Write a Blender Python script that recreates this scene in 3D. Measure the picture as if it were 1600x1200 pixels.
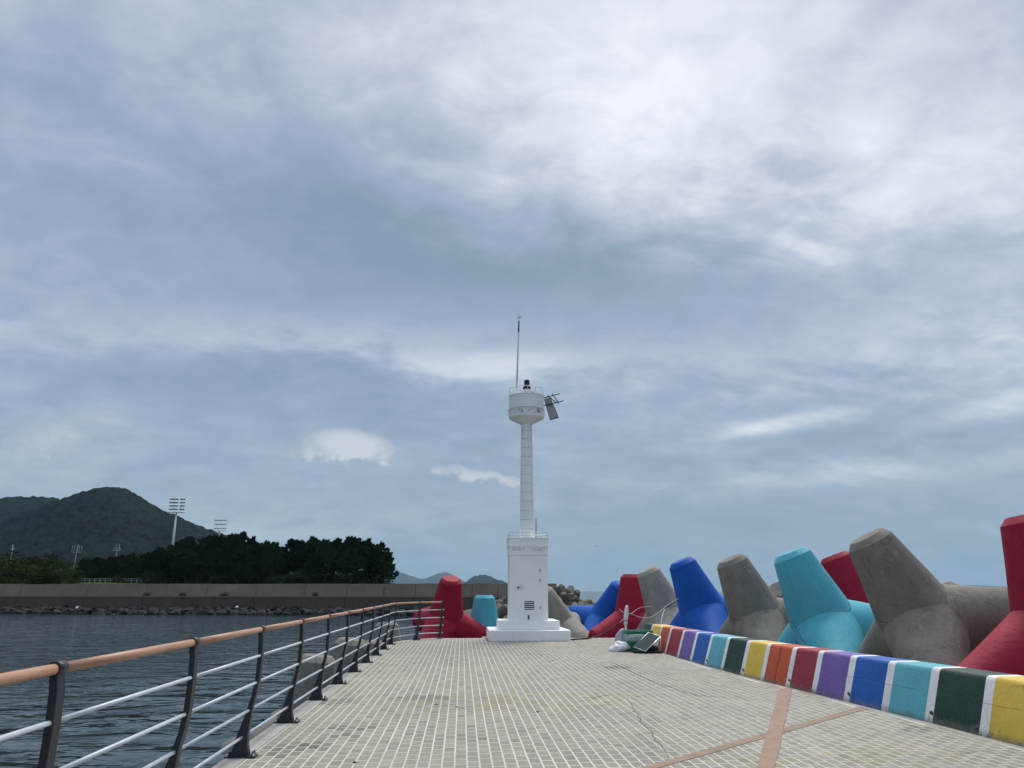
import bpy, bmesh, math, random
import numpy as np
from mathutils import Vector, Matrix, Quaternion

for o in list(bpy.data.objects): bpy.data.objects.remove(o)
S = bpy.context.scene
COL = S.collection
R = math.radians
rnd = random.Random(7)

# ------------------------------------------------------------------ camera
PITCH, YAW, EYE = R(15.07), R(3.591), 1.6          # deck axis is +Y, camera looks a little to its right
cd = bpy.data.cameras.new('camera'); cam = bpy.data.objects.new('camera', cd); COL.objects.link(cam)
cd.sensor_width = 36; cd.lens = 27.0; cd.clip_start = 0.05; cd.clip_end = 60000
cam.location = (0, 0, EYE); cam.rotation_euler = (R(90) + PITCH, 0, -YAW)
S.camera = cam
S.render.resolution_x, S.render.resolution_y = 1024, 768

FW = Vector((math.sin(YAW)*math.cos(PITCH), math.cos(YAW)*math.cos(PITCH), math.sin(PITCH)))
RT = Vector((math.cos(YAW), -math.sin(YAW), 0)); UP = RT.cross(FW)
def ray(x, y): return (FW*1200 + RT*(x-800) + UP*(600-y)).normalized()
def at(x, y, Y): d = ray(x, y); return Vector((0, 0, EYE)) + d*(Y/d.y)          # survey point on the plane y = Y
def ground(x, y, z=0.0): d = ray(x, y); return Vector((0, 0, EYE)) + d*((z-EYE)/d.z)
def depth(x, y, D): d = ray(x, y); return Vector((0, 0, EYE)) + d*(D/d.dot(FW))
def proj(p):
    v = Vector(p)-Vector((0, 0, EYE)); z = v.dot(FW); return 800+1200*v.dot(RT)/z, 600-1200*v.dot(UP)/z, z

# ------------------------------------------------------------------ sun and sky
SUN_EL, SUN_AZ = R(56), R(24)                        # ahead and to the right, behind thin cloud
sd = bpy.data.lights.new('sun', 'SUN'); sun = bpy.data.objects.new('sun', sd); COL.objects.link(sun)
sd.energy = 1.5; sd.angle = R(24); sd.color = (1.0, 0.95, 0.87)
sdir = Vector((math.sin(SUN_AZ)*math.cos(SUN_EL), math.cos(SUN_AZ)*math.cos(SUN_EL), math.sin(SUN_EL)))
sun.rotation_euler = sdir.to_track_quat('Z', 'Y').to_euler()

W = bpy.data.worlds.new('World'); S.world = W; W.use_nodes = True
W.cycles.sampling_method = 'MANUAL'; W.cycles.sample_map_resolution = 256
wt = W.node_tree; wt.nodes.clear()
class X:
    """small helper to write shader arithmetic as expressions"""
    def __init__(s, sock, nt): s.k = sock; s.nt = nt
    def _m(s, op, *a, clamp=False):
        n = s.nt.nodes.new('ShaderNodeMath'); n.operation = op; n.use_clamp = clamp
        for i, v in enumerate((s,)+a):
            if isinstance(v, X): s.nt.links.new(v.k, n.inputs[i])
            else: n.inputs[i].default_value = v
        return X(n.outputs[0], s.nt)
    def __add__(s, o): return s._m('ADD', o)
    def __sub__(s, o): return s._m('SUBTRACT', o)
    def __mul__(s, o): return s._m('MULTIPLY', o)
    def __truediv__(s, o): return s._m('DIVIDE', o)
    def sstep(s, a, b):
        n = s.nt.nodes.new('ShaderNodeMapRange'); n.interpolation_type = 'SMOOTHSTEP'
        s.nt.links.new(s.k, n.inputs[0]); n.inputs[1].default_value = a; n.inputs[2].default_value = b
        return X(n.outputs[0], s.nt)
def noise(nt, vec, scale, detail=4, rough=.55, dist=0.0):
    n = nt.nodes.new('ShaderNodeTexNoise'); n.inputs['Scale'].default_value = scale
    n.inputs['Detail'].default_value = detail; n.inputs['Roughness'].default_value = rough
    n.inputs['Distortion'].default_value = dist
    if vec is not None: nt.links.new(vec, n.inputs['Vector'])
    return X(n.outputs['Fac'], nt)
def mixcol(nt, fac, a, b, mode='MIX'):
    n = nt.nodes.new('ShaderNodeMix'); n.data_type = 'RGBA'; n.blend_type = mode
    for sock, v in ((n.inputs[0], fac), (n.inputs[6], a), (n.inputs[7], b)):
        if isinstance(v, X): nt.links.new(v.k, sock)
        elif hasattr(v, 'is_linked'): nt.links.new(v, sock)
        elif isinstance(v, (tuple, list)): sock.default_value = (*v[:3], 1)
        else: sock.default_value = v
    return n.outputs[2]
def ramp(nt, fac, stops):
    n = nt.nodes.new('ShaderNodeValToRGB'); e = n.color_ramp.elements
    while len(e) < len(stops): e.new(.5)
    for i, (p, c) in enumerate(stops): e[i].position = p; e[i].color = (*c, 1)
    nt.links.new(fac.k if isinstance(fac, X) else fac, n.inputs[0]); return n.outputs[0]

tc = wt.nodes.new('ShaderNodeTexCoord'); sep = wt.nodes.new('ShaderNodeSeparateXYZ')
wt.links.new(tc.outputs['Generated'], sep.inputs[0])
dx, dy, dz = (X(sep.outputs[i], wt) for i in range(3))
az = dx._m('ARCTAN2', dy); el = dz._m('MINIMUM', .9999)._m('ARCSINE')
zz = dz._m('MAXIMUM', 0.0)+.30
cmb = wt.nodes.new('ShaderNodeCombineXYZ')
wt.links.new((dx/zz).k, cmb.inputs[0]); wt.links.new((dy/zz*1.25).k, cmb.inputs[1])
cmb.inputs[2].default_value = 3.7
n0 = noise(wt, cmb.outputs[0], 1.1, 4, .5, .4)
n1 = noise(wt, cmb.outputs[0], 2.6, 8, .55, .6)
n2 = noise(wt, cmb.outputs[0], 7.0, 9, .58, .4)
n3 = noise(wt, cmb.outputs[0], 18.0, 8, .6, .3)
cm2 = wt.nodes.new('ShaderNodeCombineXYZ'); wt.links.new(az.k, cm2.inputs[0]); wt.links.new((el*1.3).k, cm2.inputs[1])
nc = noise(wt, cm2.outputs[0], 42.0, 8, .58, .2)
# cloud banks in view, as (pixel of the photograph, width, height, tilt, brightness)
banks = [(760,70,240,100,0,.22),(980,190,190,90,18,.16),(1270,255,240,100,6,.24),(1250,40,260,70,0,.10),
         (250,330,300,90,6,-.12),(560,290,130,60,14,-.14),(760,410,220,60,10,-.14),(620,548,270,24,2,.22),(800,565,90,14,0,.12),(1010,432,260,46,4,-.16),
         (1450,520,210,42,-8,.15),(120,60,220,80,0,.04),(1560,40,120,60,0,-.10),(40,690,85,52,0,.13),(1310,742,130,15,-3,.26),(1250,660,80,11,-4,.34),(1190,668,50,7,-8,.25),
         (1550,638,60,12,-8,.34),(1150,800,380,90,0,-.10),(300,600,220,45,0,-.08),(420,828,190,38,0,.18),(1550,330,120,120,0,.10)]
B = None
def bank(px, py, sx, sy, tilt, amp, wob=None):
    d = ray(px, py); a0 = math.atan2(d.x, d.y); e0 = math.asin(d.z); c, s = math.cos(R(tilt)), math.sin(R(tilt))
    k = math.cos(e0)
    da = (az-a0)*k; de = el-e0
    if wob is not None: de = de+wob
    u = (da*c-de*s)*(1200/sx); v = (da*s+de*c)*(1200/sy)
    return ((u*u+v*v)*-.5)._m('EXPONENT')*amp
wob = (n1-.5)*.16+(n2-.5)*.06
for b in banks:
    g = bank(*b, wob=wob if b[2] > 130 else None); B = g if B is None else B+g
v = B*((n1-.5)*1.6+(n2-.5)*1.0+1.0)+(n0-.5)*.24+(n1-.5)*.48+(n2-.5)*.42+(n3-.5)*.15+.455+el.sstep(.45,1.15)*.20
col = ramp(wt, v, [(0,(.084,.130,.172)),(.22,(.106,.158,.208)),(.42,(.166,.206,.277)),(.60,(.243,.274,.337)),(.80,(.342,.368,.408)),(1,(.438,.453,.480))])
# haze band towards the horizon
low = (el._m('MAXIMUM', 0.0)*-7.5)._m('EXPONENT')*.85
col = mixcol(wt, low, col, mixcol(wt, n1.sstep(.35, .75), (.118,.190,.236), (.142,.210,.256)))
# two small detached low clouds
cl = None
for b in [(522,690,40,17,0,1.0),(556,692,30,14,0,.9),(588,706,34,12,0,.85),(500,712,44,9,0,.7),(60,672,46,22,-14,.55),(105,700,40,16,-20,.5),(255,752,26,12,0,.35),(725,738,52,8,8,.95),(775,749,42,6,4,.8),(248,706,32,14,0,.4),(345,600,35,14,0,.3)]:
    g = bank(*b, wob=(nc-.5)*.035); cl = g if cl is None else cl+g
m_ = (cl*(nc*1.5+.15)).sstep(.28, .72)
col = mixcol(wt, m_*.75, col, mixcol(wt, ((nc-.5)*1.2+cl*.55).sstep(.2, .9), (.195,.228,.268), (.345,.366,.392)))
cie = (el.sstep(.70, 1.4)*1.2+1.0)     # overcast skies grow brighter towards the zenith
col = mixcol(wt, 1.0, col, mixcol(wt, cie-1.0, (1,1,1), (2,2,2)), 'MULTIPLY')
sky = wt.nodes.new('ShaderNodeTexSky'); sky.sky_type = 'NISHITA'; sky.sun_disc = False
sky.sun_elevation = SUN_EL; sky.sun_rotation = SUN_AZ; sky.air_density = 1; sky.dust_density = 3
sc_ = wt.nodes.new('ShaderNodeMix'); sc_.data_type = 'RGBA'; sc_.blend_type = 'MULTIPLY'; sc_.inputs[0].default_value = 1
wt.links.new(col, sc_.inputs[6]); sc_.inputs[7].default_value = (10, 10, 10, 1)
fin = mixcol(wt, .05, sc_.outputs[2], sky.outputs[0])
bg = wt.nodes.new('ShaderNodeBackground'); bg.inputs[1].default_value = .10
wo = wt.nodes.new('ShaderNodeOutputWorld'); wt.links.new(fin, bg.inputs[0]); wt.links.new(bg.outputs[0], wo.inputs[0])

S.view_settings.view_transform = 'Standard'; S.view_settings.look = 'None'
S.view_settings.exposure = 0.96; S.view_settings.gamma = 1.0; S.view_settings.use_curve_mapping = False
S.cycles.use_denoising = True; S.cycles.max_bounces = 8; S.cycles.volume_bounces = 0
S.cycles.sample_clamp_indirect = 6.0

# ------------------------------------------------------------------ helpers
def tag(o, label=None, cat=None, group=None, kind=None):
    if label: o['label'] = label
    if cat: o['category'] = cat
    if group: o['group'] = group
    if kind: o['kind'] = kind
    return o
def empty(name, loc=(0,0,0), label=None, cat=None, group=None, kind=None):
    o = bpy.data.objects.new(name, None); COL.objects.link(o); o.location = loc; o.empty_display_size = .2
    return tag(o, label, cat, group, kind)
def link(name, me, parent=None, loc=None, wloc=None):
    o = bpy.data.objects.new(name, me); COL.objects.link(o)
    if parent is not None: o.parent = parent
    if loc is not None: o.location = loc
    return o
class MB:
    """collects shapes in world coordinates, then becomes ONE mesh object"""
    def __init__(s): s.v = []; s.f = []; s.sm = []
    def add(s, vs, fs, smooth=False):
        n = len(s.v); s.v += [tuple(p) for p in vs]; s.f += [tuple(i+n for i in f) for f in fs]; s.sm += [smooth]*len(fs); return s
    def box(s, c, d, M=None):
        x, y, z = (k/2 for k in d); vs = [Vector((a*x, b*y, e*z)) for a in (-1,1) for b in (-1,1) for e in (-1,1)]
        if M is not None: vs = [M @ p for p in vs]
        vs = [p+Vector(c) for p in vs]
        return s.add(vs, [(0,1,3,2),(4,6,7,5),(0,4,5,1),(2,3,7,6),(0,2,6,4),(1,5,7,3)])
    def tube(s, pts, rad, n=10, cap=True, smooth=True):
        pts = [Vector(p) for p in pts]; rr = rad if isinstance(rad, (list, tuple)) else [rad]*len(pts)
        vs = []; fs = []; ref = None
        for i, p in enumerate(pts):
            t = (pts[min(i+1, len(pts)-1)]-pts[max(i-1, 0)]).normalized()
            if ref is None: ref = Vector((0,0,1)) if abs(t.z) < .9 else Vector((1,0,0))
            a = (ref-t*ref.dot(t)).normalized(); b = t.cross(a); ref = a
            vs += [p+(a*math.cos(q)+b*math.sin(q))*rr[i] for q in (2*math.pi*k/n for k in range(n))]
        for i in range(len(pts)-1):
            fs += [(i*n+k, i*n+(k+1) % n, (i+1)*n+(k+1) % n, (i+1)*n+k) for k in range(n)]
        s.add(vs, fs, smooth)
        if cap:
            m = len(s.v)-len(vs); s.f += [tuple(m+k for k in range(n))[::-1], tuple(m+(len(pts)-1)*n+k for k in range(n))]; s.sm += [False, False]
        return s
    def lathe(s, c, prof, n=32, smooth=True):
        vs = [(c[0]+r*math.cos(2*math.pi*k/n), c[1]+r*math.sin(2*math.pi*k/n), c[2]+z) for r, z in prof for k in range(n)]
        fs = [(i*n+k, i*n+(k+1) % n, (i+1)*n+(k+1) % n, (i+1)*n+k) for i in range(len(prof)-1) for k in range(n)]
        return s.add(vs, fs, smooth)
    def prism(s, poly, z0, z1):
        n = len(poly); vs = [(x, y, z0) for x, y in poly]+[(x, y, z1) for x, y in poly]
        fs = [(k, (k+1) % n, n+(k+1) % n, n+k) for k in range(n)]+[tuple(range(n))[::-1], tuple(range(n, 2*n))]
        return s.add(vs, fs)
    def mesh(s, name, mat, origin=(0,0,0)):
        o = Vector(origin); me = bpy.data.meshes.new(name)
        me.from_pydata([tuple(Vector(p)-o) for p in s.v], [], s.f); me.polygons.foreach_set('use_smooth', s.sm)
        if mat is not None: me.materials.append(mat)
        bm = bmesh.new(); bm.from_mesh(me); bmesh.ops.recalc_face_normals(bm, faces=bm.faces); bm.to_mesh(me); bm.free()
        me.update(); return me
    def build(s, name, mat, parent=None, origin=None, bevel=0):
        """origin None: geometry was given in the parent's local frame"""
        org = Vector(origin) if origin is not None else Vector((0,0,0))
        me = s.mesh(name, mat, org); o = link(name, me, parent)
        if parent is None: o.location = org
        else:
            pw = Vector(parent.location) if parent.parent is None else Vector(parent.location)+Vector(parent.parent.location)
            o.location = org-pw
        if bevel:
            b = o.modifiers.new('bevel', 'BEVEL'); b.width = bevel; b.segments = 2; b.limit_method = 'ANGLE'; b.angle_limit = R(40)
        return o
def sharp(me, deg):
    me.set_sharp_from_angle(angle=R(deg))

def newmat(name):
    m = bpy.data.materials.new(name); m.use_nodes = True; nt = m.node_tree
    p = nt.nodes['Principled BSDF']; return m, nt, p
def coords(nt, kind='Object'):
    if kind == 'World':
        return nt.nodes.new('ShaderNodeNewGeometry').outputs['Position']
    return nt.nodes.new('ShaderNodeTexCoord').outputs[kind]
def bump(nt, p, h, dist, strength=1.0):
    b = nt.nodes.new('ShaderNodeBump'); b.inputs['Distance'].default_value = dist; b.inputs['Strength'].default_value = strength
    nt.links.new(h.k if isinstance(h, X) else h, b.inputs['Height']); nt.links.new(b.outputs[0], p.inputs['Normal']); return b
def simple(name, c, rough=.6, metal=0.0, var=.12, scale=6.0, bmp=0.0, bscale=60, kind='World', dirt=None):
    m, nt, p = newmat(name); co = coords(nt, kind); n = noise(nt, co, scale, 6, .6)
    a = tuple(k*(1-var) for k in c); b = tuple(min(1, k*(1+var)) for k in c)
    colr = ramp(nt, n, [(.3, a), (.7, b)])
    if dirt:
        dc, amt, ds = dirt; dn = noise(nt, co, ds, 8, .7); colr = mixcol(nt, dn.sstep(.52, .78)*amt, colr, dc)
    nt.links.new(colr, p.inputs['Base Color']); p.inputs['Roughness'].default_value = rough; p.inputs['Metallic'].default_value = metal
    if bmp: bump(nt, p, noise(nt, co, bscale, 4, .6), bmp)
    return m
def crack_mask(nt, co, scale, width, keep=(.52, .62), nscale=.7):
    v = nt.nodes.new('ShaderNodeTexVoronoi'); v.feature = 'DISTANCE_TO_EDGE'; v.inputs['Scale'].default_value = scale
    w = nt.nodes.new('ShaderNodeTexNoise'); w.inputs['Scale'].default_value = scale*3; w.inputs['Detail'].default_value = 5
    nt.links.new(co, w.inputs['Vector'])
    ad = nt.nodes.new('ShaderNodeMix'); ad.data_type = 'VECTOR'; ad.inputs[0].default_value = .22
    nt.links.new(co, ad.inputs[4]); nt.links.new(w.outputs['Color'], ad.inputs[5]); nt.links.new(ad.outputs[1], v.inputs['Vector'])
    d = X(v.outputs['Distance'], nt); line = (d.sstep(0, width)*-1)+1.0
    return line*noise(nt, co, nscale, 2, .5).sstep(*keep)
def seams(nt, co):
    """mould seams: thin lines where the shuttering halves met (the symmetry planes of the block)"""
    sp = nt.nodes.new('ShaderNodeSeparateXYZ'); nt.links.new(co, sp.inputs[0]); x, y = X(sp.outputs[0], nt), X(sp.outputs[1], nt)
    w = (noise(nt, co, 3, 3, .5)-.5)*.03; out = None
    for a in (25, 145, 265):
        l = ((x*math.sin(R(a))+y*math.cos(R(a))+w)._m('ABSOLUTE').sstep(.004, .016)*-1)+1.0; out = l if out is None else out+l
    return out._m('MINIMUM', 1.0)*noise(nt, co, 1.7, 4, .6).sstep(.40, .60)
def streaks(nt, co):
    mp = nt.nodes.new('ShaderNodeMapping'); mp.inputs['Scale'].default_value = (3.5, 3.5, .45); nt.links.new(co, mp.inputs['Vector'])
    return noise(nt, mp.outputs[0], 1.5, 8, .7, .3).sstep(.52, .76)
def tetra_paint(name, c, worn=.35, crack=.5, chalk=(.8,.8,.8)):
    m, nt, p = newmat(name); co = coords(nt, 'Object')
    n = noise(nt, co, 1.6, 8, .65); colr = ramp(nt, n, [(.28, tuple(k*.84 for k in c)), (.72, tuple(min(1, k*1.10+.006) for k in c))])
    ch = noise(nt, co, 5, 10, .75); colr = mixcol(nt, ch.sstep(.56, .80)*worn*.35, colr, tuple(min(1, k*.6+.16*q) for k, q in zip(c, chalk)))
    # upper sides: paler colour on surfaces that face up, broken by noise
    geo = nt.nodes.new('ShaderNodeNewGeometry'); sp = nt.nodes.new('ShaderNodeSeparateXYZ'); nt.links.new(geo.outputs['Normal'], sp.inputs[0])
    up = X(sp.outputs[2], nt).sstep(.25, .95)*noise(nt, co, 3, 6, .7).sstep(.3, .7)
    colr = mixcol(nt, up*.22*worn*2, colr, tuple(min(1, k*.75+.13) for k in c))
    ck = crack_mask(nt, co, .55, .008); colr = mixcol(nt, ck*crack, colr, tuple(k*.28 for k in c))
    pits = noise(nt, co, 38, 3, .5).sstep(.68, .74); colr = mixcol(nt, pits*.3, colr, tuple(k*.5 for k in c))
    wco = coords(nt, 'World'); st = streaks(nt, wco); colr = mixcol(nt, st*.30, colr, tuple(k*.55+.004 for k in c))
    sm = seams(nt, co); colr = mixcol(nt, sm*.35, colr, tuple(k*.45 for k in c)); ck = ck+sm*.4
    flake = noise(nt, co, 7, 10, .78).sstep(.70, .73); colr = mixcol(nt, flake*.55*worn, colr, (.24,.22,.19))
    nt.links.new(colr, p.inputs['Base Color']); p.inputs['Roughness'].default_value = .68
    p.inputs['Specular IOR Level'].default_value = .22
    bump(nt, p, noise(nt, co, 14, 8, .65)+ck*-.8, .012); return m
def concrete(name, c, rough=.9, kind='Object', scale=1.2, stain=.55, cracks=.6, seam=False):
    m, nt, p = newmat(name); co = coords(nt, kind)
    n = noise(nt, co, scale, 10, .66, .4); colr = ramp(nt, n, [(.25, tuple(k*.66 for k in c)), (.5, c), (.78, tuple(min(1, k*1.32) for k in c))])
    s2 = noise(nt, co, scale*3.4, 8, .72, 1.2); colr = mixcol(nt, s2.sstep(.50, .74)*stain, colr, (c[0]*.48, c[1]*.47, c[2]*.42))
    sp = noise(nt, co, scale*34, 2, .5).sstep(.66, .72); colr = mixcol(nt, sp*.45, colr, tuple(k*.45 for k in c))
    ck = crack_mask(nt, co, .8*scale/1.2, .007); colr = mixcol(nt, ck*cracks, colr, tuple(k*.22 for k in c))
    if seam:
        st = streaks(nt, coords(nt, 'World')); colr = mixcol(nt, st*.45, colr, tuple(k*.55 for k in c))
        pale = noise(nt, co, 2.1, 9, .72, .8).sstep(.56, .70); colr = mixcol(nt, pale*.45, colr, tuple(min(1, k*1.75) for k in c))
        sm = seams(nt, co); colr = mixcol(nt, sm*.5, colr, tuple(k*.4 for k in c)); ck = ck+sm*.5
    nt.links.new(colr, p.inputs['Base Color']); p.inputs['Roughness'].default_value = rough; p.inputs['Specular IOR Level'].default_value = .25
    bump(nt, p, noise(nt, co, scale*10, 9, .68)+ck*-.8, .015); return m

M = {}
M['conc_tetra'] = concrete('grey_concrete', (.215,.200,.170), stain=.75, seam=True)
M['conc_tetra_lt'] = concrete('pale_concrete', (.30,.285,.245), stain=.5, seam=True)
M['conc_far'] = concrete('weathered_concrete', (.15,.135,.108), stain=.6, cracks=0)
M['red'] = tetra_paint('red_paint', (.33,.008,.034), worn=.35)
M['blue'] = tetra_paint('blue_paint', (.002,.088,.42), worn=.12)
M['teal'] = tetra_paint('light_blue_paint', (.085,.41,.50), worn=.3, crack=.75)
M['slab'] = concrete('deck_concrete', (.36,.35,.32), kind='World', scale=1.0, stain=.35, cracks=.3)

# ------------------------------------------------------------------ water, sea bed of the harbour
WATER = -2.0
def water_mat():
    m, nt, p = newmat('harbour_water'); co = coords(nt, 'World')
    mp = nt.nodes.new('ShaderNodeMapping'); mp.inputs['Scale'].default_value = (.55, 1.0, 1.0); mp.inputs['Rotation'].default_value = (0, 0, R(-8)); nt.links.new(co, mp.inputs['Vector'])
    a = noise(nt, mp.outputs[0], .55, 3, .5, .8); b = noise(nt, mp.outputs[0], 1.35, 3, .5, .5); c = noise(nt, mp.outputs[0], 5.0, 3, .5)
    patch = noise(nt, co, .06, 3, .5).sstep(.30, .62)
    sw = nt.nodes.new('ShaderNodeSeparateXYZ'); nt.links.new(co, sw.inputs[0])
    lee = ((X(sw.outputs[0], nt)+noise(nt, co, .12, 3, .5)*10)._m('ABSOLUTE').sstep(3.0, 16.0))*.85+.15      # calmer in the lee of the pier
    h = (a*.56*(lee*.6+.4)+b*.42*(patch*.8+.2)*lee+c*.045*(patch*.8+.2)*lee)
    p.inputs['Base Color'].default_value = (.007,.020,.021,1); p.inputs['Roughness'].default_value = .08
    p.inputs['IOR'].default_value = 1.333; p.inputs['Specular IOR Level'].default_value = .36; bump(nt, p, h, 1.0); return m
wm = bpy.data.meshes.new('water'); g = 14000
wm.from_pydata([(-g,-g,WATER),(g,-g,WATER),(g,g,WATER),(-g,g,WATER)], [], [(0,1,2,3)]); wm.materials.append(water_mat())
tag(link('water', wm), kind='structure')

# ------------------------------------------------------------------ parapet line (curving kerb wall on the right)
CURB = [(2,6.35),(5,6.22),(7,6.10),(8.5,6.0),(9.15,5.965),(10.15,5.92),(11.07,5.85),(12.03,5.78),(12.98,5.71),(13.84,5.635),(14.83,5.56),(15.7,5.50),(16.8,5.46),(17.83,5.43),(18.9,5.40),(20,5.385),(21.2,5.385),(23.3,5.40),(25,5.42)]
cy, cx = np.array([c[0] for c in CURB]), np.array([c[1] for c in CURB])
def curb_x(y): return float(np.interp(y, cy, cx))

# ------------------------------------------------------------------ deck
XL = -2.30
edge_l = [(XL, 0.5), (XL, 25.3), (-2.18, 26.2), (-1.92, 27.1), (-1.45, 27.9), (-.85, 28.45)]
deck_poly = edge_l+[(.75, 28.45), (.75, 29.3), (3.85, 29.3), (3.85, 28.3), (6.6, 28.3), (6.6, 24.9)]+[(curb_x(y)+.66, y) for y in (22, 18, 15, 12, 9, 6, 3, .5)]
d = MB(); d.prism(deck_poly, -2.8, -.008)
deck = d.build('promenade_deck', M['slab']); tag(deck, kind='structure')

# joint bed under the pavers, pale grout
def grout():
    m, nt, p = newmat('pale_grout'); co = coords(nt, 'World'); n = noise(nt, co, .7, 6, .6)
    c = ramp(nt, n, [(.3, (.44,.43,.38)), (.7, (.60,.58,.515))]); d2 = noise(nt, co, 9, 6, .7)
    c = mixcol(nt, d2.sstep(.5, .75)*.5, c, (.33,.32,.28)); nt.links.new(c, p.inputs['Base Color']); p.inputs['Roughness'].default_value = .9
    return m
px0, pw, ph = -2.085, .1200, .2350
def inside(x, y, m=.0):
    if x < px0-.01 or x > curb_x(y)-.16-m: return False
    if y > 28.05 or y < 3.0: return False
    if y > 25.2:
        lim = np.interp(y, [25.3,26.2,27.1,27.9,28.45], [-2.08,-1.96,-1.70,-1.23,-.6])
        if x < lim: return False
    if .86 < x < 3.72 and y > 26.30: return False
    if y > 24.4 and x > 5.3: return False
    return True
bed = MB()
ys = [3.0+.5*i for i in range(51)]
bp = [(px0-.012, 3.0)]+[(px0-.012, 25.2), (-1.97, 26.2), (-1.71, 27.1), (-1.24, 27.9), (-.9, 28.15), (5.3, 28.15), (5.3, 24.4)]+[(curb_x(y)-.15, y) for y in (23.3,21.2,18.9,16.8,14.83,12.98,11.07,9.15,7,5,3.0)]
bed.prism(bp, -.03, -.0012); bed.build('grout_bed', grout(), deck)
def paver_mat():
    m, nt, p = newmat('grey_paver'); co = coords(nt, 'World')
    at_ = nt.nodes.new('ShaderNodeAttribute'); at_.attribute_name = 'tone'
    n = noise(nt, co, 22, 6, .7); c = mixcol(nt, .7, at_.outputs['Color'], ramp(nt, n, [(.25, (.55,.55,.55)), (.75, (1.35,1.35,1.35))]), 'MULTIPLY')
    big = noise(nt, co, .45, 5, .6); c = mixcol(nt, .8, c, ramp(nt, big, [(.3, (.82,.82,.80)), (.7, (1.15,1.14,1.10))]), 'MULTIPLY')
    sm = noise(nt, co, 2.6, 8, .75); c = mixcol(nt, sm.sstep(.60, .80)*.45, c, (.16,.155,.135))
    nt.links.new(c, p.inputs['Base Color']); p.inputs['Roughness'].default_value = .85; p.inputs['Specular IOR Level'].default_value = .3
    bump(nt, p, noise(nt, co, 90, 4, .7), .004); return m
PM = paver_mat()
stains = [(ground(455,1168),.42,.22),(ground(492,1163),.28,.2),(ground(430,1180),.25,.14),(ground(520,1096),.30,.35),(ground(560,1137),.36,.14),(ground(962,1043),.30,.40),(ground(660,1090),.5,.3),(ground(545,1150),.2,.12),(ground(1440,1140),.3,.3)]
moss = [(ground(850,1095),1.0,1.2),(ground(965,1092),.55,.7),(ground(700,1100),.9,.9),(ground(1400,1180),.7,.5),(ground(1180,1190),.5,.4)]
def paver_tone(x, y):
    t = rnd.gauss(1, .085); c = np.array((.275,.263,.222))*t
    for s, rx, ry in stains:
        q = ((x-s.x)/rx)**2+((y-s.y)/ry)**2
        if q < 1 and rnd.random() < 1.15-q*.55: c = c*((.62 if abs(s.y-18)>6 or s.x < 2 else .38)+.12*rnd.random())
    for s, rx, ry in moss:
        q = ((x-s.x)/rx)**2+((y-s.y)/ry)**2
        if q < 1 and rnd.random() < .7: c = c*np.array((.98,.945,.80))
    return c
pav = []
i = 0
while True:
    x = px0+pw*(i+.5)
    if x > 6.4: break
    off = .5*ph if i % 2 else 0
    for j in range(int(25.5/ph)):
        y = 3.0+off+ph*(j+.5)
        if inside(x, y): pav.append((x, y, paver_tone(x, y)))
    i += 1
def area(p):
    u = proj((p[0], p[1], 0))
    if u[2] < 1 or not (-5 < u[0] < 1605 and u[1] < 1207): return 0
    return 1/(u[2]**3)
order = sorted(range(len(pav)), key=lambda k: -area(pav[k])); big = set(order[:300])
def paver_geo(cx_, cy_, s):
    hx, hy, b = pw/2-.0060, ph/2-.0105, .003
    jx, jy, jz = rnd.uniform(-.001,.001), rnd.uniform(-.0015,.0015), rnd.uniform(-.0003,.0003)
    vs = [(cx_+sx*hx+jx, cy_+sy*hy+jy, -.0045) for sx, sy in ((-1,-1),(1,-1),(1,1),(-1,1))]
    vs += [(cx_+sx*(hx-b)+jx, cy_+sy*(hy-b)+jy, jz+.0002*sx*rnd.uniform(-1,1)) for sx, sy in ((-1,-1),(1,-1),(1,1),(-1,1))]
    return vs, [(0,1,5,4),(1,2,6,5),(2,3,7,6),(3,0,4,7),(4,5,6,7)]
def tone_attr(me, cols):
    a = me.attributes.new('tone', 'FLOAT_COLOR', 'FACE'); a.data.foreach_set('color', [k for c in cols for k in (*c, 1.0)])
fv, ff, fc = [], [], []
variants = {}
for k, (x, y, c) in enumerate(pav):
    if k in big:
        key = (round(float(c[0])*40), round(float(c[2]/c[0])*8))
        if key not in variants:
            vs, fs = paver_geo(0, 0, 0); me = bpy.data.meshes.new('paver'); me.from_pydata(vs, [], fs); me.materials.append(PM); tone_attr(me, [c]*5); variants[key] = me
        link('paver', variants[key], deck, (x, y, 0))
    else:
        vs, fs = paver_geo(x, y, 0); n = len(fv); fv += vs; ff += [tuple(q+n for q in f) for f in fs]; fc += [c]*5
me = bpy.data.meshes.new('paver_field'); me.from_pydata(fv, [], ff); me.materials.append(PM); tone_attr(me, fc)
tag(link('paver_field', me, deck), kind='stuff')

# terracotta bands laid across the paving
M['terra'] = simple('terracotta_coating', (.285,.185,.135), .85, var=.16, scale=5, bmp=.003, bscale=70, dirt=((.30,.24,.19), .6, 2.5))
M['terra2'] = simple('faded_terracotta', (.255,.18,.125), .85, var=.2, scale=4, bmp=.003, bscale=70, dirt=((.27,.23,.17), .7, 3))
def band(a0, a1, b0, b1, z, mat, n=40, ext=.35):
    a0, a1, b0, b1 = map(Vector, (a0, a1, b0, b1)); da, db = b0-a0, b1-a1
    vs = []; r_ = random.Random(3)
    for k in range(n+1):
        t = -ext+(1+ext)*k/n
        for p in (a0+da*t, a1+db*t): vs.append((p.x+r_.uniform(-.006,.006), p.y, z))
    o = MB().add(vs, [(2*k, 2*k+1, 2*k+3, 2*k+2) for k in range(n)]).build('painted_band', mat, deck); return o
band(ground(1000,1200), ground(1030,1200), ground(1338,1106), ground(1356,1108), .004, M['terra2'])
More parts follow.
